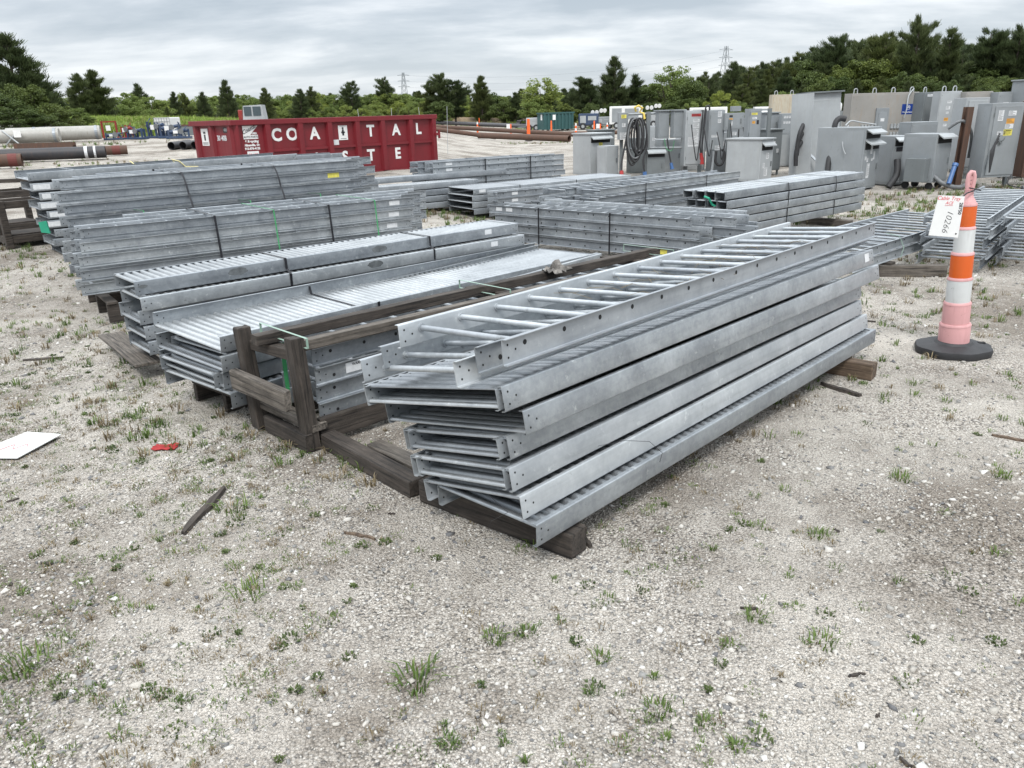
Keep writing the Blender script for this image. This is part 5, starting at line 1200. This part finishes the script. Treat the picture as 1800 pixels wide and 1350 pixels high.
duct('pale duct nearest the left edge with crossed support and white notice', (-27.5,38.4), (-22.0,40.2), .32, 4.0)
duct('pale duct right of the others ending at the red frame', (-25.2,41.2), (-21.2,42.7), .34, 1.2)
duct('upper pale duct behind the crossed supports', (-31,43.4), (-25.2,45.4), .40)
duct('short pale duct between the crossed supports', (-26.5,44.0), (-24.2,43.3), .34, 1.4)
# coloured machinery by the grass bank
def machine(label, x, y, m, seed, w=1.2, h=.8, name='steel_jack_stand'):
    g = random.Random(seed); r = thing(name, (x, y, terrain(x, y)), g.uniform(-.5, .5), label, 'machine', 'coloured machinery at the foot of the grass bank')
    b = MB(); b.box(-w/2, w/2, -.25, .25, .02, .12, bev=.01); b.build('skid', m, r)
    for q in range(2):
        b = MB(); x_ = g.uniform(-w*.4, w*.4); b.path([(x_,g.uniform(-.2,.2),.13),(x_+g.uniform(-.2,.2),g.uniform(-.2,.2),h*.6),(x_+g.uniform(-.3,.3),g.uniform(-.2,.2),h*g.uniform(.6,1.0))], .025, 5); b.build('lever', [m, HOSE, CABL, m][q], r)
    for k in range(3):
      for sy_ in (-1, 1):
        xx = -w/2+.15+k*(w-.3)/2; b = MB(); b.box(xx-.04, xx+.04, sy_*.11-.04, sy_*.11+.04, .121, h*g.uniform(.4, .8)); b.build('upright', m, r)
    #(xx-.04, xx+.04, -.15, -.07, .121, h*g.uniform(.4, .8)); b.box(xx-.04, xx+.04, .07, .15, .121, h*g.uniform(.5, 1))
    b = MB(); b.tube((-w*.35,0,h*.5), (w*.35,0,h*.62), .09, 12); b.build('cylinder', m, r)
    b = MB(); b.tube((w*.1,-.18,h*.55), (w*.1,-.24,h*.55), .14, 14); b.build('wheel', HOSE, r)
    b = MB(); b.box(-w*.2, -w*.02, -.2, -.16, h*.4, h*.62); b.build('notice', WHITEM, r)
r = thing('pipe_frame', (-22.3,45.2,terrain(-22,45)), -.3, 'open red tube frame standing by the pale ducts', 'frame', None)
for x0 in (0, .95):
    b = MB(); b.box(x0-.035, x0+.035, -.04, .04, 0, .95); b.build('upright', REDM, r)
b = MB(); b.box(.036, .914, -.03, .03, .88, .945); b.build('crossbar', REDM, r)
b = MB(); b.box(.3, .6, -.06, -.05, .45, .72); b.build('notice', WHITEM, r)
machine('red steel machine right of the red tube frame', -20.6, 44.5, REDM, 1, .9, .95)
machine('low blue machine in front of the red tube frame', -21.0, 43.6, BLUE, 2, 1.0, .5)
machine('dark blue machine in the middle of the coloured machinery', -19.9, 43.9, BLUE, 3, 1.2, .8)
machine('blue machine with white parts, tallest of the row', -19.2, 45.0, BLUE, 4, 1.3, 1.15)
machine('blue machine left of the caged tote', -18.3, 44.6, BLUE, 5, 1.3, 1.05)
machine('low blue machine on a rusty skid before the caged tote', -17.6, 43.9, BLUE, 6, 1.3, .7)
r = thing('caged_tote', (-22.3,52,terrain(-22,52)), -.3, 'white liquid tote in a wire cage at the grass bank', 'tote')
b = MB(); b.box(0, 1.2, 0, 1.0, .14, 1.10, bev=.06); b.build('tank', WHITE, r); b = MB(); b.box(0, 1.2, 0, 1, 0, .12); b.build('pallet', CABD, r)
b = MB()
for k in range(7): b.tube((.0+k*.2, -.02, .12), (.0+k*.2, -.02, 1.12), .014, 6)
for k in range(5): b.tube((-.02, -.04, .2+k*.22), (1.22, -.04, .2+k*.22), .014, 6)
b.build('cage', CAB, r)
r = thing('dark_skip_box', (-20.3,50.5,terrain(-20,50)), -.1, 'dark open steel box right of the caged tote', 'bin'); b = MB(); b.box(0, 1.3, 0, .05, 0, .62); b.box(0, 1.3, .85, .9, 0, .62); b.box(0, .05, .051, .849, 0, .62); b.box(1.25, 1.3, .051, .849, 0, .62); b.box(.051, 1.249, .051, .849, 0, .05); b.build('walls', CABD, r); b = MB(); b.box(-.03, 1.33, -.03, -.001, .55, .64); b.build('rim', RUST, r)
# tractor cab behind the dumpster
r = thing('tractor', (-14.45,45.5,terrain(-14,45)), .1, 'red tractor whose pale cab shows above the red dumpster', 'tractor')
b = MB(); b.box(-1.6, -.02, -.5, .5, .5, .95, bev=.08); b.build('hood', REDM, r)
b = MB(); b.box(-.28, -.02, -.3, .3, .951, 1.5, bev=.04); b.build('air_intake', REDM, r); r.scale = (.95,.95,.93)
b = MB(); b.add([(0,-.6,.7),(1.25,-.6,.7),(1.25,.6,.7),(0,.6,.7),(.1,-.55,1.72),(1.15,-.55,1.76),(1.15,.55,1.76),(.1,.55,1.72)], [(3,2,1,0),(4,5,6,7),(0,1,5,4),(1,2,6,5),(2,3,7,6),(3,0,4,7)]); b.build('cab', CABL, r)
b = MB(); b.box(.14, .55, -.607, -.585, 1.15, 1.66); b.box(.64, 1.08, -.607, -.585, 1.15, 1.66); b.build('window', GLASS, r)
for x0, rr in ((.9, .45), (-1.2, .38)):
    for yy in (-.95, .62): b = MB(); b.tube((x0, yy, rr), (x0, yy+.32, rr), rr, 20); b.tube((x0, yy-.01, rr), (x0, yy+.33, rr), rr*.5, 14, 1); b.build('wheel', [RUB, REDM], r)
for k, x in enumerate((-5.4,-4.3,-3.1,-2.2)):
    b = MB(); b.tube((0,0,0),(.06 if k % 2 else -.12,0,1.75-terrain(x,31)+.34),.010,6); o = b.build('thin_stake', CABL); o.location = (x*1.02, 31.5, terrain(x, 31)); tag(o, f'{["first","second","third","last"][k]} thin pale stake from the left above the dumpster rim', 'stake', 'thin stakes behind the dumpster')
# trailers and truck near the tree line
def trailer(label, x, y, w, h, m, seed, name='generator_trailer', d=1.6, yaw=-.2, lights=False):
    r = thing(name, (x, y, terrain(x, y)), yaw, label, 'trailer', None)
    b = MB(); b.box(-w/2, w/2, 0, d, .45, h, bev=.06); b.build('housing', m, r)
    b = MB(); b.box(-w*.42, -w*.12, -.012, -.001, .65, h-.2); b.box(-w*.02, w*.4, -.012, -.001, .9, h-.25); b.build('side_panel', CABL if m != WHITE else CAB, r)
    b = MB(); b.box(-w/2-.9, w/2, .2, d-.2, .36, .449); b.build('chassis', CABD, r)
    for sx in (-.45, .45): b = MB(); b.tube((sx*w*.6, -.12, .33), (sx*w*.6, .1, .33), .33, 18); b.tube((sx*w*.6, -.13, .33), (sx*w*.6, -.05, .33), .16, 12, 1); b.build('wheel', [RUB, CABL], r)
    if lights:
        b = MB(); b.tube((-w*.3,.5,h), (-w*.3,.5,h+.5), .05, 8); b.build('mast', CABD, r)
        for sx in (-.62,-.2,.25,.6):
            b = MB(); b.tube((-w*.3+sx,.35,h+.45+.15*(sx > 0)), (-w*.3+sx,.15,h+.42+.15*(sx > 0)), .19, 14); b.build('floodlight', WHITE, r)
trailer('blue and white generator trailer right of the green dumpster', 8.5, 82, 2.0, 1.55, BLUE, 1)
trailer('grey light-tower trailer with round floodlights near the tree line', 10.1, 82, 1.9, 1.2, CAB, 2, 'light_tower', lights=True)
trailer('white box truck partly behind the cable rack', 12.1, 81, 3.2, 2.15, WHITE, 3, 'box_truck', d=2.2)
trailer('second light-tower trailer showing floodlights over the rack boxes', 15.9, 84, 1.6, 1.5, CAB, 4, 'light_tower', lights=True)
trailer('white utility trailer behind the row-labelled disconnect box', 19.6, 78, 3.5, 1.8, WHITE, 5, 'box_truck', d=2)
trailer('pale utility trailer behind the leaning tall cabinet', 27, 80, 4.5, 1.7, WHITE, 6, 'box_truck', d=2)
trailer('grey equipment crate trailer left of the green dumpster', 2.9, 82.5, 1.4, 1.3, CABL, 7, 'generator_trailer')
# transmission towers
def tower(label, x, y, h):
    r = thing('transmission_tower', (x, y, 0), .4, label, 'pylon', 'transmission towers on the horizon')
    b = MB(); w0, w1 = h*.11, h*.018
    for sx in (-1, 1):
        for sy in (-1, 1): b.tube((sx*w0, sy*w0, 0), (sx*w1, sy*w1, h), .16, 4)
    n = 9
    for k in range(n):
        f0, f1 = k/n, (k+1)/n; a0 = w0+(w1-w0)*f0; a1 = w0+(w1-w0)*f1
        for s in (-1, 1): b.tube((-a0, s*a0, h*f0), (a1, s*a1, h*f1), .1, 4); b.tube((a0, s*a0, h*f0), (-a1, s*a1, h*f1), .1, 4)
    b.build('lattice', CABD, r)
    for z in (.70, .82, .94): b = MB(); b.tube((-h*.14,0,h*z),(h*.14,0,h*z),.15,4); b.tube((-h*.14,0,h*z),(0,0,h*z+h*.03),.1,4); b.tube((h*.14,0,h*z),(0,0,h*z+h*.03),.1,4); b.build('crossarm', CABD, r)
tower('lattice transmission tower on the horizon above the red dumpster', -72, 600, 32); tower('faint lattice transmission tower left of the tall pine wood', 172, 640, 46)
for k in range(3):
    b = MB(); z0, z1 = 22+4*k, 32+5.5*k; pts = [(-70+242*t, 600+40*t, z0+(z1-z0)*t-34*t*(1-t)*.9) for t in [q/16 for q in range(17)]]
    b.path(pts, .05, 4); tag(b.build('power_line', CABD), 'thin power line sagging between the two transmission towers', 'power line', 'power lines between the towers')

# ---------------------------------------------------------------- vegetation
def leaf_quads(g, C, size, aspect, upbias=0., dirs=None):
    n = len(C); d = g.normal(size=(n, 3)) if dirs is None else dirs+g.normal(0, .45, (n, 3)); d[:, 2] += upbias
    d /= np.linalg.norm(d, axis=1)[:, None]; a = np.cross(d, g.normal(size=(n, 3))); a /= np.linalg.norm(a, axis=1)[:, None]
    s = size*g.uniform(.6, 1.3, n)[:, None]
    p0 = C-a*s*aspect; p1 = C+a*s*aspect; p2 = C+d*s+a*s*aspect*.55; p3 = C+d*s-a*s*aspect*.55
    V = np.stack([p0, p1, p2, p3], 1).reshape(-1, 3); F = np.arange(4*n).reshape(n, 4); return V, F
def trunk_mb(pts, r0, r1, limbs):
    b = MB(); b.path(pts, r0, 7, taper=r1)
    for (p, q, r_) in limbs: b.path([p, (Vector(p)+Vector(q))/2+Vector((0,0,.02*(Vector(q)-Vector(p)).length)), q], r_, 5, taper=r_*.3)
    return b
def pine_proto(seed, h=8., crown=.8, wid=.24, tuft=420, irregular=.3, top='cone'):
    g = np.random.default_rng(seed); limbs = []; C = []; D = []
    z = h*(1-crown); k = 0
    while z < h*.98:
        f = (z-h*(1-crown))/(h*crown)
        if top == 'cone': rad = h*wid*(1-f)**.75*(.35+.65*min(1, f*5+.4))
        else: rad = h*wid*math.sin(math.pi*min(1, .12+f*.86))**.7
        nb = g.integers(4, 7)
        for j in range(nb):
            if g.random() < irregular*.6: continue
            a = g.random()*6.283; R_ = rad*g.uniform(1-irregular, 1+irregular); up = .25+.55*f
            e = np.array([math.cos(a)*R_, math.sin(a)*R_, z+R_*up*g.uniform(.5, 1.3)]); s = np.array([0, 0, z])
            limbs.append((tuple(s), tuple(e), .012*h*(1-f)*.35+.012))
            m = max(5, int(tuft*R_/(h*wid)/10))
            t = g.uniform(.3, 1.05, m)[:, None]; c = s+(e-s)*t+g.normal(0, .05*R_+.03*h*.3, (m, 3))*np.array([1, 1, .55])
            C.append(c); dd = np.repeat(((e-s)/np.linalg.norm(e-s))[None], m, 0); dd[:, 2] += .5; D.append(dd)
        z += h*g.uniform(.025, .05); k += 1
    C = np.concatenate(C); D = np.concatenate(D); C3 = np.repeat(C, 11, 0)+g.normal(0, .0095*h, (len(C)*11, 3)); D3 = np.repeat(D, 11, 0); D3[:, 2] += .55
    V, F = leaf_quads(g, C3, .048*h, .045, dirs=D3)
    tm = trunk_mb([(0,0,-.3),(g.normal(0,.01*h),g.normal(0,.01*h),h*.5),(0,0,h*.99)], .018*h, .004*h, limbs).mesh('trunk', BARK, 60)
    return tm, np_mesh('crown', V, F, LPINE), h
def broad_proto(seed, h=6., wid=.42, m=LDARK, base=.15, nclump=62, per=260, leaf=.021):
    g = np.random.default_rng(seed); cl = []
    for i in range(nclump):
        while True:
            p = g.uniform(-1, 1, 3)
            if np.linalg.norm(p) < 1 and (np.linalg.norm(p) > .45 or g.random() < .3): break
        q = np.array([p[0]*h*wid, p[1]*h*wid, h*(base+(1-base)/2)+p[2]*h*(1-base)/2*.93])
        q[:2] *= 1-.35*max(0, p[2]); q[:2] += g.normal(0, .03*h, 2); cl.append(q)
    cl = np.array(cl); limbs = [((0,0,h*g.uniform(.1,.4)), tuple(c*.95), .006*h) for c in cl[::2]]
    rad = h*.078*g.uniform(.5, 1.6, nclump)
    off = g.normal(size=(nclump, per, 3)); off /= np.linalg.norm(off, axis=2)[..., None]; off *= (rad[:, None]*g.uniform(.35, 1.1, (nclump, per))**.6)[..., None]; off[..., 2] *= .7
    C = (cl[:, None]+off).reshape(-1, 3); V, F = leaf_quads(g, C, leaf*h, .42, .15)
    tm = trunk_mb([(0,0,-.3),(g.normal(0,.02*h),0,h*.35),(0,g.normal(0,.03*h),h*.75)], .02*h, .005*h, limbs).mesh('trunk', BARK, 60)
    return tm, np_mesh('crown', V, F, m), h
P_YOUNG = [pine_proto(s, crown=.88, wid=.25, irregular=.28) for s in (1, 2, 3)]
P_TALL = [pine_proto(s, crown=.78, wid=.19, irregular=.5, top='cone' if s % 2 else 'round', tuft=400) for s in (4, 5, 6, 7)]
P_AIRY = [pine_proto(20, crown=.58, wid=.17, irregular=.5, top='round', tuft=430)]
B_DARK = [broad_proto(s, m=LDARK) for s in (8, 9, 10)]
B_BRIGHT = [broad_proto(s, m=LBRIGHT, wid=.5, base=.03) for s in (11, 12, 13, 14)]
B_AIRY = [broad_proto(30, m=LBRIGHT, wid=.30, nclump=34, per=170, base=.3)]
tg = random.Random(99)
def plant(protos, px, topy, Y, label, group, cat, name, sx=1., hmin=1.5):
    """px/topy: bearing and skyline elevation used as a table; stored as real positions and heights"""
    tan = (px-900)/1436.; X = Y*tan; hor = 200-.03*(px-900); z0 = terrain(X, Y)
    h = max(hmin, CAM_H+Y*(hor-topy)/1522.-z0); tm, cm, ph = protos[tg.randrange(len(protos))]; s = h/ph
    r = thing(name, (X, Y, z0-.02), tg.uniform(0, 6.28), label, cat, group); f = sx*tg.uniform(.9, 1.15); r.scale = (s*f, s*f, s)
    link('trunk', tm, r); link('crown', cm, r); return r
SKY = [(-150,120),(-60,110),(0,140),(60,150),(130,188),(200,172),(300,180),(400,174),(500,172),(600,166),(700,162),(800,160),(900,160),(1000,158),(1100,152),(1200,140),(1300,122),(1350,112),(1400,98),(1450,86),(1500,78),(1550,74),(1600,72),(1700,76),(1750,74),(1800,64),(1900,60),(2000,55)]
def sky(px):
    for (a, b_), (c, d) in zip(SKY, SKY[1:]):
        if a <= px <= c: return b_+(d-b_)*(px-a)/(c-a)
    return SKY[-1][1]
TW = 'pines of the dense tree line'; TM = 'mixed trees along the yard edge'; TB = 'bright green shrubs along the yard edge'
# back rows: dense wood
for Y, step, drop, x0, x1 in ((150, 21, 0, 380, 1960), (128, 24, 3, 620, 1960), (112, 30, 10, 900, 1960), (100, 36, 26, 1120, 1960)):
    px = x0
    while px < x1:
        t = sky(px)+drop+tg.uniform(-2, 9) if px > 1150 else sky(px)+drop*.5+tg.uniform(-3, 10)
        tall = px > 1180
        pr = P_TALL if tall and tg.random() < .72 else (P_YOUNG if tg.random() < .5 else B_DARK)
        nm = 'pine_tree' if pr is not B_DARK else 'broadleaf_tree'
        plant(pr, px, t, Y*tg.uniform(.97, 1.03), 'dark pine standing in the dense wood along the horizon' if nm == 'pine_tree' else 'dark leafy tree standing in the dense wood along the horizon', TW if nm == 'pine_tree' else 'leafy trees of the dense tree line', 'tree', nm, 1.25 if not tall else 1.1)
        px += step*tg.uniform(.7, 1.3)
# front right understory
for Y, step, dr in ((92, 34, 60), (86, 40, 75)):
    px = 1010
    while px < 1960:
        base_t = min(178, sky(px)+dr+tg.uniform(-12, 18)); br = tg.random() < .09
        plant(B_BRIGHT if br else (P_YOUNG if tg.random() < .55 else B_DARK), px, base_t, Y*tg.uniform(.97, 1.04), 'mid-green bush at the foot of the tall pines on the right' if br else 'dark leafy bush at the foot of the tall pines on the right', TB if br else TM, 'tree', 'shrub' if br else 'broadleaf_tree', 1.1)
        px += step*tg.uniform(.7, 1.3)
# bright shrubs left and middle
for Y, step, lo, hi, x0, x1 in ((124, 17, 161, 176, 130, 1010), (118, 22, 172, 188, 400, 1010), (114, 26, 182, 194, 420, 1000)):
    px = x0
    while px < x1:
        yy = Y if px > 330 else Y*.85
        plant(B_BRIGHT, px, tg.uniform(lo, hi)+(6 if px < 300 else 0), yy*tg.uniform(.96, 1.04), 'bright green shrub in the low belt beyond the yard', TB, 'shrub', 'shrub', 1.15)
        px += step*tg.uniform(.7, 1.3)
one = [
 (P_YOUNG,58,68,52,'tall dark pine rising above the bushes at far left',1.5),(P_YOUNG,10,122,54,'dark pine cut by the left picture edge',1.1),(P_YOUNG,100,132,56,'smaller pine just right of the tall far-left pine',1.2),
 (B_DARK,20,160,46,'dark round bush at the left edge above the pale ducts',1.5),(B_DARK,70,143,48,'big dark leafy tree under the tall far-left pine',1.3),(B_DARK,115,178,47,'dark bush sloping to the grass bank',1.5),(B_DARK,-40,150,46,'dark bush mostly beyond the left edge',1.4),(B_BRIGHT,145,186,52,'green bush at the left foot of the grass bank',1.3),(B_DARK,45,185,43,'low dark bush behind the crossed supports',1.8),(B_DARK,95,195,44,'low dark bush behind the right pale duct',1.8),
 (P_YOUNG,163,133,68,'left of the pair of dark pines above the grass bank',1.15),(P_YOUNG,190,127,70,'right of the pair of dark pines above the grass bank',1.2),
 (B_BRIGHT,240,162,74,'round bright bush right of the pine pair',1.3),(P_YOUNG,266,148,95,'small pine behind the round bright bush',.9),(B_BRIGHT,285,168,80,'bright bush between two small pines',1.2),
 (P_YOUNG,310,188,78,'tiny dark pine standing in front of the bright shrubs',.9),(P_YOUNG,325,163,100,'thin small pine above the shrubs',.9),(P_YOUNG,342,165,104,'another thin small pine above the shrubs',.9),(P_YOUNG,375,162,102,'small pine left of the pointed one',.9),
 (P_YOUNG,418,143,88,'pointed dark pine above the dumpster left end',1.0),(P_YOUNG,484,156,96,'dark pine over the middle letters of the dumpster',1.1),(P_YOUNG,545,158,110,'spiky pine group over the dumpster, left part',1.1),(P_TALL,565,154,112,'spiky pine group over the dumpster, right part',1.1),
 (P_TALL,635,147,120,'round-topped pine left of the transmission tower',1.0),(P_AIRY,694,141,120,'thin-stemmed pine with a small round head beside the tower',.8),
 (P_TALL,770,146,98,'left pine of the big dark clump beyond the dumpster',1.25),(P_TALL,792,134,97,'highest pine of the big dark clump beyond the dumpster',1.3),(P_TALL,815,145,98,'right pine of the big dark clump beyond the dumpster',1.3),(B_DARK,790,175,94,'dark underbrush of the big pine clump',1.6),
 (P_YOUNG,862,136,112,'single dark pine right of the big clump',1.05),(B_AIRY,965,134,94,'bright leafy tree standing behind the green dumpster',1.35),(B_BRIGHT,955,172,92,'bright bush under the leafy tree by the green dumpster',1.2),
 (P_TALL,1038,139,92,'dark pine right of the green dumpster',1.25),(P_YOUNG,1052,150,91,'bushy pine above the light tower',1.3),(P_YOUNG,1095,103,95,'tall pointed pine above the cable rack',1.1),(P_TALL,1130,134,96,'dark pine right of the tall pointed pine',1.3),(B_AIRY,1190,112,92,'airy pale leafed tree above the tall switch box',1.2),
 (B_DARK,1225,138,88,'dark leafy tree right of the airy pale tree',1.25),(B_BRIGHT,1282,160,84,'bright low tree above the fused switch',1.1),(P_YOUNG,1300,112,110,'pointed pine at the left shoulder of the pine wood',1.1),
 (P_AIRY,1615,44,97,'tallest pine of the wood, standing above all others',.85),(P_TALL,1672,58,98,'high pine right of the tallest one',1.2),(P_TALL,1480,72,104,'high round pine left of the tallest one',1.1),(P_AIRY,1740,62,100,'open-crowned pine near the right edge',1.0),(P_AIRY,1792,58,98,'open-crowned pine at the right picture edge',1.0),(P_TALL,1560,66,102,'spiky pine just left of the tallest pine',1.0)]
for pr, px, ty, Y, lb, sx in one:
    nm = 'pine_tree' if pr in (P_YOUNG, P_TALL, P_AIRY) else ('shrub' if pr is B_BRIGHT else 'broadleaf_tree')
    plant(pr, px, ty, Y, lb, None, 'tree' if nm != 'shrub' else 'shrub', nm, sx)

# grass bank at left and low dirt mound beyond the yard
def bank(name, pts, Yb, depth, m):
    """pts: (x along, height) ridge; a rounded ridge of earth"""
    b = MB(); n = len(pts); prof = [(-.5,0),(-.3,.45),(-.12,.85),(.05,1),(.3,.9),(1.2,.8),(2.0,.0)]
    vs = []
    for (x, y, h) in pts:
        for (f, z) in prof: vs.append((x, y+f*depth, terrain(x, y)-.05+z*h*(1+.06*math.sin(x*1.7+f*5))))
    k = len(prof); fs = [(i*k+j, (i+1)*k+j, (i+1)*k+j+1, i*k+j+1) for i in range(n-1) for j in range(k-1)]
    b.add(vs, fs); return tag(b.build(name, m, None, 80), kind='structure')
SOIL = simple('grassy_soil', (.12,.15,.05), .9, 0, .4, 3, .4); DIRT = simple('brown_dirt', (.16,.115,.07), .9, 0, .4, 1.2, .5)
bp = [(-44,58,.9),(-38,58,1.25),(-33,58,1.2),(-29,58,1.05),(-25,58.5,.95),(-21,59,.7),(-17,61,.2)]
bank('grass_bank', bp, 58, 9, SOIL)
gt_ = []; g = random.Random(17)
for i in range(5200):
    t = g.random()*(len(bp)-1.001); k = int(t); f = t-k; x = bp[k][0]*(1-f)+bp[k+1][0]*f; y = bp[k][1]*(1-f)+bp[k+1][1]*f; h = bp[k][2]*(1-f)+bp[k+1][2]*f
    q = g.uniform(-.55, .9); z = (min(1, max(0, (q+.5)/.55)))**.75*h
    gt_.append((x, y+q*9, terrain(x, y)+z-.05, 14, g.uniform(.3, .6), .5, 1 if g.random() < .12 else 0))
blades('tall_grass', gt_, [LGRASS, LDRY], 'tall green grass covering the bank behind the machinery', 'grass', 8)
mp_ = [(-18,112,.7),(-10,113,1.0),(-4,113,1.2),(2,113,1.2),(6,112,1.0),(12,110,.6)]
bank('dirt_mound', mp_, 105, 3, DIRT)
gt_ = []
for i in range(1300):
    x = g.uniform(-15, 12); y = 111+g.uniform(-3.5, 2); gt_.append((x, y, .1+g.uniform(0, .5), 8, g.uniform(.3, .8), .5, 1 if g.random() < .6 else 0))
for i in range(1500):
    x = g.uniform(-12, 75); y = 88+g.uniform(-4, 8)+abs(x)*.02; gt_.append((x, y, 0, 8, g.uniform(.25, .6), .6, 1 if g.random() < .3 else 0))
blades('rough_grass', gt_, [LGRASS, LDRY], 'rough grass and weeds at the edge of the yard', 'grass', 9)

# ---------------------------------------------------------------- world, sun, camera
w = bpy.data.worlds.new('World'); SC.world = w; w.use_nodes = True; nt = w.node_tree
bg = nt.nodes['Background']; SUN_EL, SUN_ROT = R(52), R(186)
sk = nt.nodes.new('ShaderNodeTexSky'); sk.sky_type = 'NISHITA'; sk.sun_disc = False; sk.sun_elevation = SUN_EL; sk.sun_rotation = SUN_ROT
tc = nt.nodes.new('ShaderNodeTexCoord'); sx = nt.nodes.new('ShaderNodeSeparateXYZ'); nt.links.new(tc.outputs['Generated'], sx.inputs[0])
def mth(op, a, b_=None):
    n = nt.nodes.new('ShaderNodeMath'); n.operation = op
    for i, v in enumerate((a, b_)):
        if v is None: continue
        if isinstance(v, (int, float)): n.inputs[i].default_value = v
        else: nt.links.new(v, n.inputs[i])
    return n.outputs[0]
zz = mth('ADD', mth('MAXIMUM', sx.outputs[2], 0.), .17)
cb = nt.nodes.new('ShaderNodeCombineXYZ'); nt.links.new(mth('DIVIDE', sx.outputs[0], zz), cb.inputs[0]); nt.links.new(mth('DIVIDE', sx.outputs[1], zz), cb.inputs[1])
mpn = nt.nodes.new('ShaderNodeMapping'); nt.links.new(cb.outputs[0], mpn.inputs[0]); mpn.inputs['Scale'].default_value = (.8, 1.35, 1); mpn.inputs['Rotation'].default_value = (0, 0, .12)
n1 = noise(nt, mpn.outputs[0], 1.25, 9, .56, .15)
mpn2 = nt.nodes.new('ShaderNodeMapping'); nt.links.new(cb.outputs[0], mpn2.inputs[0]); mpn2.inputs['Scale'].default_value = (.3, .6, 1); mpn2.inputs['Location'].default_value = (3, 1, 0)
n2 = noise(nt, mpn2.outputs[0], .8, 3, .5)
nn_ = mth('ADD', mth('MULTIPLY', n1, .7), mth('MULTIPLY', n2, .3))
CL = ramp(nt, nn_, [(.39, (3.2,3.66,4.15)), (.47, (4.2,4.6,5.05)), (.53, (5.5,5.8,6.15)), (.60, (6.9,7.1,7.3))]).outputs[0]
hz = ramp(nt, sx.outputs[2], [(0., (1,1,1)), (.16, (0,0,0))]).outputs[0]
CL2 = mixc(nt, mth('MULTIPLY', hz, .5), CL, (5.7,5.98,6.25))
zb = ramp(nt, sx.outputs[2], [(.22, (1,1,1)), (.7, (3.5,3.45,3.35))]).outputs[0]
CL2 = mixc(nt, 1., CL2, zb, 'MULTIPLY')
cfin = mixc(nt, .90, sk.outputs[0], CL2)
nt.links.new(cfin, bg.inputs[0]); bg.inputs[1].default_value = .10
sd = bpy.data.lights.new('sun', 'SUN'); sd.energy = 1.5; sd.angle = R(14); sd.color = (1, .97, .92); so = bpy.data.objects.new('sun', sd); COL.objects.link(so)
az = SUN_ROT; dv = Vector((math.sin(az)*math.cos(SUN_EL), math.cos(az)*math.cos(SUN_EL), math.sin(SUN_EL)))
so.rotation_euler = dv.to_track_quat('Z', 'Y').to_euler()

cam = bpy.data.cameras.new('camera'); co = bpy.data.objects.new('camera', cam); COL.objects.link(co); SC.camera = co
cam.sensor_width = 36; cam.lens = 36*1352/1800; cam.clip_end = 3000; cam.clip_start = .05
p = math.atan((675-200)/1352.); ro_ = -.03
rt = Vector((1,0,0)); up = Vector((0, math.sin(p), math.cos(p))); fw = Vector((0, math.cos(p), -math.sin(p)))
rr_ = rt*math.cos(ro_)+up*math.sin(ro_); uu_ = -rt*math.sin(ro_)+up*math.cos(ro_)
co.matrix_world = Matrix.Translation((0,0,CAM_H)) @ Matrix((rr_, uu_, -fw)).transposed().to_4x4()
SC.view_settings.view_transform = 'Standard'; SC.view_settings.look = 'None'; SC.view_settings.exposure = 0.60; SC.view_settings.gamma = 1
SC.view_settings.use_curve_mapping = False
try: SC.cycles.max_bounces = 6; SC.cycles.transparent_max_bounces = 4
except Exception: pass
